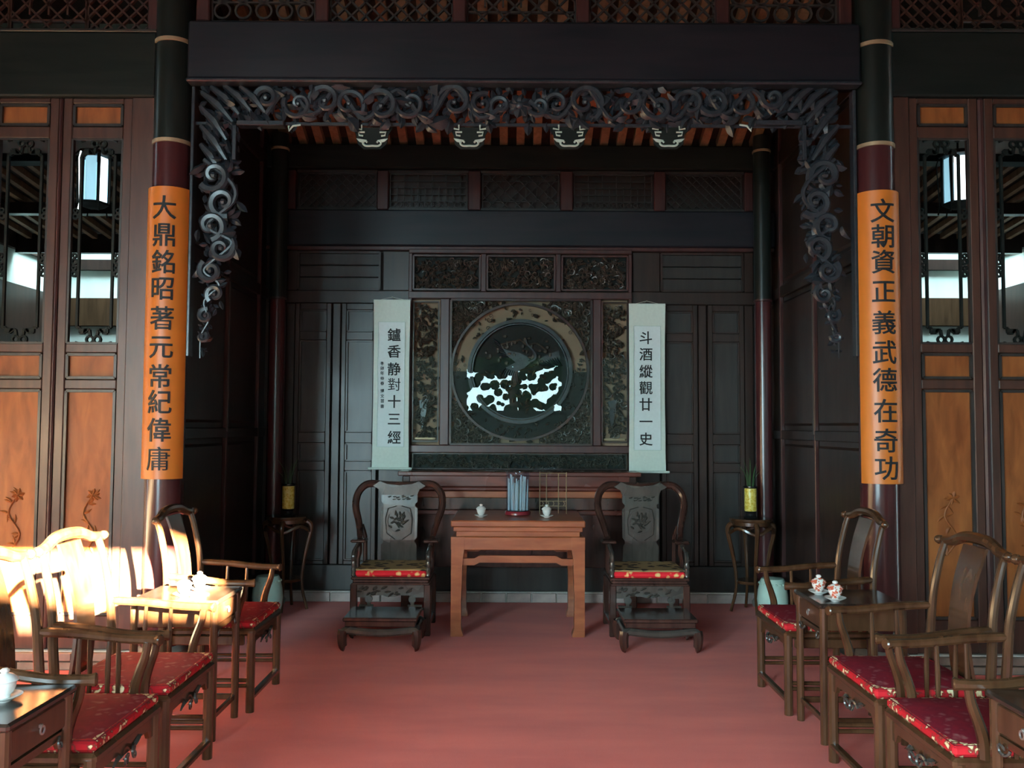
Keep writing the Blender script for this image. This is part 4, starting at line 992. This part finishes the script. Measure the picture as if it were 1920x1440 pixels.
# ------------------------------------------------------------------ throne chairs
def make_throne(label, loc):
    t = thing('throne_chair', label, 'chair', loc, 0, 'round-backed throne chairs beside the square table')
    W_ = .30; yf, yb = -.25, .25; sz = .455
    f = MB(); f.box(-W_, W_, yf, yb, sz - .022, sz, .006).box(-W_ + .012, W_ - .012, yf + .012, yb - .012, sz - .045, sz - .022, .004).box(-W_ + .004, W_ - .004, yf + .004, yb - .004, sz - .06, sz - .045, .004)
    f.build('seat_frame', 'throne', t)
    ap = MB(); a = W_ - .02
    ap.prism([(-a, .395), (a, .395), (a, .30), (a - .10, .30), (a - .13, .315), (.06, .315), (.03, .305), (-.03, .305), (-.06, .315), (-a + .13, .315), (-a + .10, .30), (-a, .30)], yf + .015, yf + .04)
    ao = ap.build('front_apron', 'splat', t)
    cv = MB(); rn = random.Random(9)
    for i in range(26): cv.leafy((rn.uniform(-.24, .20), yf + .014, rn.uniform(.325, .375)), .04, .02, rn.choice((0, PI)) + rn.uniform(-.4, .4), .006)
    cv.build('apron_carving', 'splat', ao)
    for s in (-1, 1):
        MB().box(s * (a - .02), s * a, yf + .04, yb - .02, .30, .395, .004).build('side_apron', 'throne', t)
        br = MB(); br.box(s * (a - .13), s * (a - .10), yf + .016, yf + .036, .22, .30, .004).box(s * (a - .15), s * (a - .04), yf + .016, yf + .036, .225, .245, .004).ring((s * (a - .115), .285), .012, .028, yf + .014, yf + .038, 12)
        br.box(s * (a - .15), s * (a), yf + .016, yf + .036, .205, .222, .004); br.build('fret_bracket', 'splat', t)
        for yy in (yf + .03, yb - .03):
            MB().box(s * (a) - .026, s * (a) + .026, yy - .026, yy + .026, .012, .40, .006).build('leg', 'throne', t)
        MB().box(s * a - .018, s * a + .018, yf + .05, yb - .05, .07, .11, .005).build('stretcher', 'throne', t)
        # hand rest and front post
        ax_ = s * .285
        MB().box(ax_ - .06, ax_ + .06, -.055, .085, .685, .71, .010).build('hand_rest', 'throne', t)
        pb = MB(); pb.tube(spline([(ax_, 0, .69), (ax_ - s * .005, .0, .62), (ax_ + s * .008, 0, .54), (ax_, 0, sz)], 4), [.022] * 6 + [.018] * 7, 8)
        pb.build('arm_post', 'throne', t)
        fa = MB(); fa.tube(spline([(ax_, -.03, .675), (ax_, -.12, .66), (ax_, -.20, .64), (ax_, -.232, .61), (ax_, -.225, .58)], 4), [.016] * 8 + [.019] * 9, 8)
        fa.lathe([(.012, 0), (.020, .01), (.016, .03), (.022, .05), (.016, .07), (.022, .09), (.016, .115), (.020, .125)], (ax_, -.225, sz), 12)
        fa.build('arm_front_baluster', 'splat', t)
        MB().tube([(s * .27, .22, sz), (s * .275, .235, .70), (s * .30, .22, .80)], [.02, .018, .016], 8).build('rear_post', 'throne', t)
    half = [(.0, .270, 1.115), (.12, .270, 1.118), (.22, .266, 1.128), (.285, .256, 1.115), (.335, .240, 1.06), (.352, .215, .99), (.345, .19, .92), (.318, .15, .84), (.298, .10, .77), (.288, .05, .72)]
    pts = [(-x, y, z) for x, y, z in reversed(half[1:])] + half
    sp_ = spline(pts, 4); n = len(sp_)
    MB().tube(sp_, [lerp(.022, .032, math.sin(PI * i / (n - 1)) ** .5) for i in range(n)], 10).build('horseshoe_rail', 'throne', t)
    MB().prism([(-.215, 1.112), (-.16, 1.150), (-.10, 1.128), (0, 1.118), (.10, 1.128), (.16, 1.150), (.215, 1.112), (.165, 1.085), (.145, 1.04), (-.145, 1.04), (-.165, 1.085)], .215, .262).build('headrest', 'splat', t)
    so = [(.148, 1.04), (.148, .985), (.128, .965), (.130, .945), (.150, .93), (.148, .70), (.128, .675), (.128, .655), (.145, .635), (.145, sz + .02)]
    out = so + [(-x, z) for x, z in reversed(so)]
    spl = MB().prism(out, .232, .256, lambda x, y, z: (x, y - .018 * math.sin((z - .47) / .57 * PI), z)).build('back_splat', 'splat', t)
    md = MB(); cz_ = .83
    md.ring((0, cz_), .092, .104, .205, .216, 36)
    for i in range(30):
        a_ = rn.uniform(0, 6.28); r_ = rn.uniform(.0, .075); md.leafy((r_ * math.cos(a_), .214, cz_ + r_ * 1.25 * math.sin(a_)), .038, .02, rn.uniform(0, 6.28), .008)
    for s in (-1, 1): md.tube([(x * 1, .214, z) for x, z in [(s * .02, cz_ + .12), (s * .09, cz_ + .10), (s * .11, cz_ + .02), (s * .10, cz_ - .10), (s * .03, cz_ - .15)]], .004, 5)
    for i in range(14): md.leafy((rn.uniform(-.1, .1), .226, rn.uniform(1.0, 1.03)), .03, .012, rn.uniform(-.3, .3), .005)
    md.build('medallion_carving', 'splat', spl)
    cu = MB(); cu.box(-W_ + .03, W_ - .03, yf + .015, yb - .03, sz + .045, sz + .058, .012); cu.build('cushion_top', 'thronetop', t)
    cu = MB(); cu.box(-W_ + .028, W_ - .028, yf + .010, yb - .03, sz, sz + .047, .014); cu.build('cushion_edge', 'throneedge', t)
    return t
th = make_throne('left throne chair with polished splat and red cushion, below the scroll beginning 鑪', (-.985, 6.87, 0))
dup(th, (.985, 6.87, 0), None, 'right throne chair with polished splat and red cushion, below the scroll beginning 斗')

def make_footstool(label, loc):
    t = thing('footstool', label, 'footstool', loc, 0, 'low footstools before the throne chairs')
    w, d, h = .262, .195, .235
    MB().box(-w, w, -d, d, h - .028, h, .006).build('stool_top', 'throne', t)
    MB().box(-w + .015, w - .015, -d + .012, d - .012, h - .065, h - .028, .003).build('stool_waist', 'throne', t)
    for sy in (-1, 1):
        y = sy * (d - .012)
        m = MB(); m.tube(spline([(-w - .0, y, .125), (-w + .02, y, .145), (-w + .09, y, .140), (-.06, y, .130), (.06, y, .130), (w - .09, y, .140), (w - .02, y, .145), (w, y, .125)], 4), .027, 8, (1, 1)); m.build('bulging_apron', 'splat', t)
    for sx in (-1, 1):
        m = MB(); m.tube([(sx * (w - .012), -d, .138), (sx * (w - .012), d, .138)], .02, 8); m.build('bulging_apron', 'splat', t)
        for sy in (-1, 1):
            x, y = sx * (w - .005), sy * (d - .012)
            m = MB(); p = spline([(x, y, .145), (x + sx * .006, y + sy * .004, .11), (x + sx * .004, y + sy * .004, .06), (x - sx * .002, y, .032), (x - sx * .010, y, .028)], 4)
            m.tube(p, [lerp(.038, .028, i / (len(p) - 1)) for i in range(len(p))], 8); m.build('curved_leg', 'throne', t)
    return t
fs_ = make_footstool('low dark footstool in front of the left throne chair', (-.995, 6.36, .013))
dup(fs_, (.99, 6.36, .013), None, 'low dark footstool in front of the right throne chair')

# ------------------------------------------------------------------ flower stands, vases, drum stools
def make_stand(label, loc):
    t = thing('flower_stand', label, 'plant stand', loc, 0, 'round flower stands at the alcove corners')
    MB().lathe([(.0, .795), (.175, .795), (.182, .808), (.178, .822), (.0, .822)], n=32).build('stand_top', 'chair', t)
    MB().lathe([(.155, .76), (.165, .765), (.165, .795), (.15, .795)], n=32).build('waist', 'chair', t)
    for k in range(4):
        a = k * PI / 2 - PI / 2
        pr = [(.165, .775), (.198, .745), (.196, .68), (.165, .55), (.138, .40), (.128, .28), (.138, .17), (.165, .07), (.175, .025)]
        p = spline([(r * math.cos(a), r * math.sin(a), z) for r, z in pr], 4)
        MB().tube(p, [lerp(.024, .013, min(1, i / (len(p) - 1) * 1.5)) for i in range(len(p))], 8).build('cabriole_leg', 'chair', t)
        m = MB(); q = []
        for i in range(13):
            b = a + PI / 2 * i / 12; q.append((.188 * math.cos(b), .188 * math.sin(b), .735 - .05 * abs(math.cos((i / 12) * PI)) ** 2.0 + .01))
        m.tube(q, .016, 6); m.build('arched_apron', 'chair', t)
    MB().lathe([(.0, .268), (.125, .268), (.13, .28), (.125, .292), (.0, .292)], n=28).build('lower_shelf', 'chair', t)
    return t
sd_ = make_stand('round curved-leg flower stand in the left alcove corner', (-2.00, 7.52, .0))
dup(sd_, (2.00, 7.52, 0), None, 'round curved-leg flower stand in the right alcove corner')
def make_vase(label, loc, seed):
    t = thing('plant_vase', label, 'vase', loc, 0, 'yellow vases of grass on the flower stands')
    MB().lathe([(.0, 0), (.055, 0), (.06, .008), (.045, .02), (.040, .04), (.046, .055), (.058, .06), (.0, .06)], n=24).build('vase_foot', 'black', t)
    MB().lathe([(.050, .06), (.052, .07), (.052, .245), (.050, .255)], n=28).build('vase_body', 'yellow', t)
    MB().lathe([(.05, .255), (.062, .265), (.062, .275), (.050, .275), (.046, .25), (.0, .24)], n=24).build('vase_rim', 'black', t)
    rn = random.Random(seed)
    for i in range(13):
        a = rn.uniform(0, 6.28); l = rn.uniform(.12, .27); o_ = rn.uniform(.01, .10)
        m = MB(); m.tube(spline([(.02 * math.cos(a), .02 * math.sin(a), .24), ((.02 + o_ * .3) * math.cos(a), (.02 + o_ * .3) * math.sin(a), .25 + l * .6), ((.02 + o_) * math.cos(a), (.02 + o_) * math.sin(a), .25 + l)], 4), [.005] * 4 + [.004] * 3 + [.002] * 2, 4, (1, .4)); m.build('grass_blade', 'grass', t)
make_vase('yellow cylindrical vase of thin green grass on the left flower stand', (-2.00, 7.52, .823), 4)
make_vase('yellow cylindrical vase of thin green grass on the right flower stand', (2.00, 7.52, .823), 8)
def make_drum(label, loc):
    t = thing('drum_stool', label, 'stool', loc, 0, 'celadon drum stools beside the flower stands')
    MB().lathe([(.0, 0), (.085, 0), (.095, .03), (.118, .12), (.125, .19), (.118, .26), (.098, .34), (.088, .36), (.0, .37)], n=32).build('stool_body', 'celadon', t)
    m = MB()
    for z, r in ((.05, .103), (.32, .106)):
        for k in range(20): a = k * PI / 10; m.blob((r * math.cos(a), r * math.sin(a), z), (.009,) * 3, 5, 3)
    m.build('stud_rings', 'celadon', t)
    return t
dr = make_drum('pale celadon drum stool behind the far left armchair', (-2.06, 7.14, .013))
dup(dr, (2.07, 7.14, .013), None, 'pale celadon drum stool behind the far right armchair')

# ------------------------------------------------------------------ armchairs
def make_armchair(label):
    t = thing('armchair', label, 'chair', (0, 0, 0), 0, 'yoke-backed armchairs in the side rows')
    w, yf, yb, sz = .272, -.255, .235, .47
    MB().box(-w - .01, w + .01, yf - .01, yb + .01, sz - .04, sz, .012).build('seat_frame', 'chair', t)
    for s in (-1, 1):
        MB().tube([(s * w * .97, yf + .015, .012), (s * w * .97, yf + .015, sz - .02)], .024, 10).build('front_leg', 'chair', t)
        p = spline([(s * w * .97, yb - .01, .012), (s * w * .97, yb - .01, sz), (s * w * .97, yb + .00, .66), (s * w * .95, yb + .012, .82), (s * w * .93, yb + .045, .98), (s * w * .92, yb + .075, 1.075)], 5)
        MB().tube(p, [lerp(.023, .016, i / (len(p) - 1)) for i in range(len(p))], 10).build('rear_post', 'chair', t)
        ar = spline([(s * w * .97, yb - .005, .755), (s * (w + .005), .08, .745), (s * (w + .015), -.10, .725), (s * (w + .01), yf + .04, .722), (s * (w - .0), yf - .005, .722)], 5)
        MB().tube(ar, [.015] + [.020] * (len(ar) - 4) + [.023, .024, .019], 10).build('arm_rail', 'chair', t)
        gp = spline([(s * w, yf + .05, .715), (s * w, yf + .058, .66), (s * w, yf + .082, .59), (s * w, yf + .098, .53), (s * w, yf + .10, sz)], 4)
        MB().tube(gp, [lerp(.015, .023, i / (len(gp) - 1)) for i in range(len(gp))], 8).build('gooseneck_post', 'chair', t)
        for yy in (-.045, .075):
            MB().tube([(s * (w + .008), yy, .735), (s * w, yy, .60), (s * w, yy, sz)], [.008, .011, .009], 8).build('arm_spindle', 'chair', t)
        MB().box(s * w - .012, s * w + .010, yf + .05, yb - .04, sz - .09, sz - .04, .004).build('side_apron', 'chair', t)
        for zz in (.155, .185): MB().tube([(s * w * .97, yf + .02, zz), (s * w * .97, yb - .02, zz)], .011, 8).build('side_stretcher', 'chair', t)
    a = w - .03
    ap = MB(); ap.prism([(-a, sz - .04), (a, sz - .04), (a, sz - .12), (a - .03, sz - .12), (a - .05, sz - .085), (.07, sz - .08), (.05, sz - .10), (-.05, sz - .10), (-.07, sz - .08), (-a + .05, sz - .085), (-a + .03, sz - .12), (-a, sz - .12)], yf + .008, yf + .026)
    ao = ap.build('front_apron', 'chair', t)
    cv = MB()
    for s in (-1, 1):
        p, rs = spiral(s * .03, sz - .105, .026, 0, s, 1.3, .007, yf + .004); cv.tube(p, rs, 5)
        cv.leafy((s * .05, yf + .006, sz - .09), .07, .03, 0 if s > 0 else PI, .012)
    cv.build('apron_scroll', 'splat', ao)
    MB().box(-w * .97, w * .97, yf - .005, yf + .035, .075, .105, .008).build('foot_rail', 'chair', t)
    MB().tube([(-w * .97, yb - .01, .19), (w * .97, yb - .01, .19)], .012, 8).build('rear_stretcher', 'chair', t)
    so = [(.085, .0), (.085, .30), (.075, .45), (.092, .60)]
    out = so + [(-x, z) for x, z in reversed(so)]
    pr = [(x, z) for x, z in out]
    n = 10; vs = []; fs = []
    for i in range(n + 1):
        u = i / n; z = sz + u * .60; y = yb + .01 - .03 * math.sin(u * PI) + .065 * u ** 2; ww = .088 + .006 * math.cos(u * 2 * PI)
        vs += [(-ww, y, z), (ww, y, z), (ww, y + .014, z), (-ww, y + .014, z)]
        if i:
            for k in range(4): fs.append(((i - 1) * 4 + k, (i - 1) * 4 + (k + 1) % 4, i * 4 + (k + 1) % 4, i * 4 + k))
    fs += [(0, 1, 2, 3), (n * 4 + 3, n * 4 + 2, n * 4 + 1, n * 4)]
    MB().add(vs, fs).build('back_splat', 'chair', t)
    cr_ = spline([(-.292, yb + .060, 1.065), (-.272, yb + .072, 1.062), (-.20, yb + .080, 1.070), (-.11, yb + .088, 1.098), (0, yb + .090, 1.106), (.11, yb + .088, 1.098), (.20, yb + .080, 1.070), (.272, yb + .072, 1.062), (.292, yb + .060, 1.065)], 5)
    n = len(cr_); MB().tube(cr_, [.020 if i in (0, n - 1) else .023 if i in (1, 2, n - 2, n - 3) else lerp(.017, .027, math.sin(PI * i / (n - 1))) for i in range(n)], 10).blob(cr_[0], (.024, .022, .021), 10, 8).blob(cr_[-1], (.024, .022, .021), 10, 8).build('crest_rail', 'chair', t)
    cu = MB(); n = 10
    vs = []; fs = []
    for j in range(n + 1):
        for i in range(n + 1):
            u = i / n * 2 - 1; v = j / n * 2 - 1; e = (1 - abs(u) ** 4) * (1 - abs(v) ** 4)
            vs.append((u * (w - .005), lerp(yf + .0, yb - .03, (v + 1) / 2), sz + .040 + .014 * e))
    for j in range(n):
        for i in range(n): fs.append((j * (n + 1) + i, j * (n + 1) + i + 1, (j + 1) * (n + 1) + i + 1, (j + 1) * (n + 1) + i))
    o_ = len(vs); vs += [(x, y, sz + .034) for x, y in ((-w + .005, yf), (w - .005, yf), (w - .005, yb - .03), (-w + .005, yb - .03))]; fs.append((o_ + 3, o_ + 2, o_ + 1, o_))
    cu.add(vs, fs).build('cushion_top', 'cush', t)
    MB().box(-w + .002, w - .002, yf - .004, yb - .028, sz, sz + .042, .012).build('cushion_edge', 'cushedge', t)
    return t
XR = {-1: -1.755, 1: 1.715}
rows = [(3.30, 'nearest'), (3.94, 'middle'), (5.14, 'farthest')]
ch0 = make_armchair('nearest armchair of the left row, next to the bottom-left tea table')
first = True
LAB = {(-1, 0): 'left-row armchair nearest the camera, red cushion, against the bottom-left tea table',
       (-1, 1): 'left-row armchair in the middle, red cushion, near side of the far tea table',
       (-1, 2): 'left-row armchair farthest back, red cushion, beyond the far tea table with teacups',
       (1, 0): 'right-row armchair nearest the camera, dark red cushion, against the bottom-right tea table',
       (1, 1): 'right-row armchair in the middle, dark red cushion, near side of the far tea table',
       (1, 2): 'right-row armchair farthest back, dark red cushion, beyond the far tea table with teacups'}
for sx in (-1, 1):
    for i, (yy, nm) in enumerate(rows):
        loc = (XR[sx], yy, 0); rz = R(90) * (1 if sx < 0 else -1)
        if first: ch0.location = loc; ch0.rotation_euler = (0, 0, rz); ch0['label'] = LAB[(sx, i)]; first = False
        else: dup(ch0, loc, rz, LAB[(sx, i)])

# ------------------------------------------------------------------ tea tables
def make_tea(label):
    t = thing('tea_table', label, 'table', (0, 0, 0), 0, 'small drawer tea tables between armchairs')
    w, d, h = .205, .228, .715
    MB().box(-w, w, -d, d, h - .026, h, .008).build('tabletop', 'tea', t)
    MB().box(-w + .02, w - .02, -d + .03, d - .02, h - .14, h - .026, .003).build('drawer_case', 'chair', t)
    dw = MB().box(-w + .045, w - .045, -d + .018, -d + .034, h - .130, h - .036, .004).build('drawer_front', 'drawer', t)
    m = MB(); m.lathe([(.012, 0), (.012, .004)], n=12); 
    MB().ring((0, h - .085), .010, .015, -d + .006, -d + .010, 18).build('ring_pull', 'brass', dw)
    MB().box(-.006, .006, -d + .008, -d + .019, h - .078, h - .066, .002).build('pull_plate', 'brass', dw)
    for sx in (-1, 1):
        for sy in (-1, 1):
            MB().tube([(sx * (w - .026), sy * (d - .026), .012), (sx * (w - .026), sy * (d - .026), h - .026)], .020, 10).build('leg', 'chair', t)
        MB().box(sx * (w - .03) - .010, sx * (w - .03) + .010, -d + .03, d - .03, .11, .14, .004).build('stretcher', 'chair', t)
    for sy in (-1, 1):
        MB().box(-w + .03, w - .03, sy * (d - .03) - .010, sy * (d - .03) + .010, .11, .14, .004).build('stretcher', 'chair', t)
        y = sy * (d - .03); ap = MB(); a = w - .04
        ap.prism([(-a, h - .14), (a, h - .14), (a, h - .20), (a - .03, h - .195), (a - .05, h - .165), (-a + .05, h - .165), (-a + .03, h - .195), (-a, h - .20)], y - .008, y + .008); ap.build('bracket_apron', 'chair', t)
    for s in (-1, 1):
        for sy in (-1, 1):
            p, rs = spiral(s * (w - .075), h - .175, .022, 0, s, 1.3, .006, sy * (d - .03)); MB().tube(p, rs, 5).build('corner_scroll', 'splat', t)
    return t
TL = {-1: -1.775, 1: 1.715}
tt = make_tea('small dark tea table cut off at the bottom-left corner of the photo')
tt.location = (TL[-1], 2.795, 0); tt.rotation_euler = (0, 0, R(90))
dup(tt, (TL[-1], 4.61, 0), R(90), 'small dark tea table with two white teacups in the left row')
dup(tt, (TL[1] + .06, 2.795, 0), R(-90), 'small dark tea table cut off at the bottom-right corner of the photo')
dup(tt, (TL[1], 4.61, 0), R(-90), 'small dark tea table with two rust-painted teacups in the right row')
dup(cup0, (AX(345, 1115, 4.50), 4.50, .715), None, 'white lidded teacup on the left-row far tea table, nearer the chair backs')
dup(cup0, (AX(374, 1105, 4.66), 4.66, .715), None, 'white lidded teacup on the left-row far tea table, farther from the camera')
dup(cup0, (AX(8, 1300, 2.81), 2.81, .715), None, 'white lidded teacup at the left edge of the photo on the near tea table')
cr0 = make_cup('rust-painted lidded teacup on the right-row tea table, the one farther from the camera', (AX(1535, 1105, 4.66), 4.66, .715), 'porcred')
dup(cr0, (AX(1566, 1115, 4.48), 4.48, .715), None, 'rust-painted lidded teacup on the right-row tea table, the one nearer the camera')
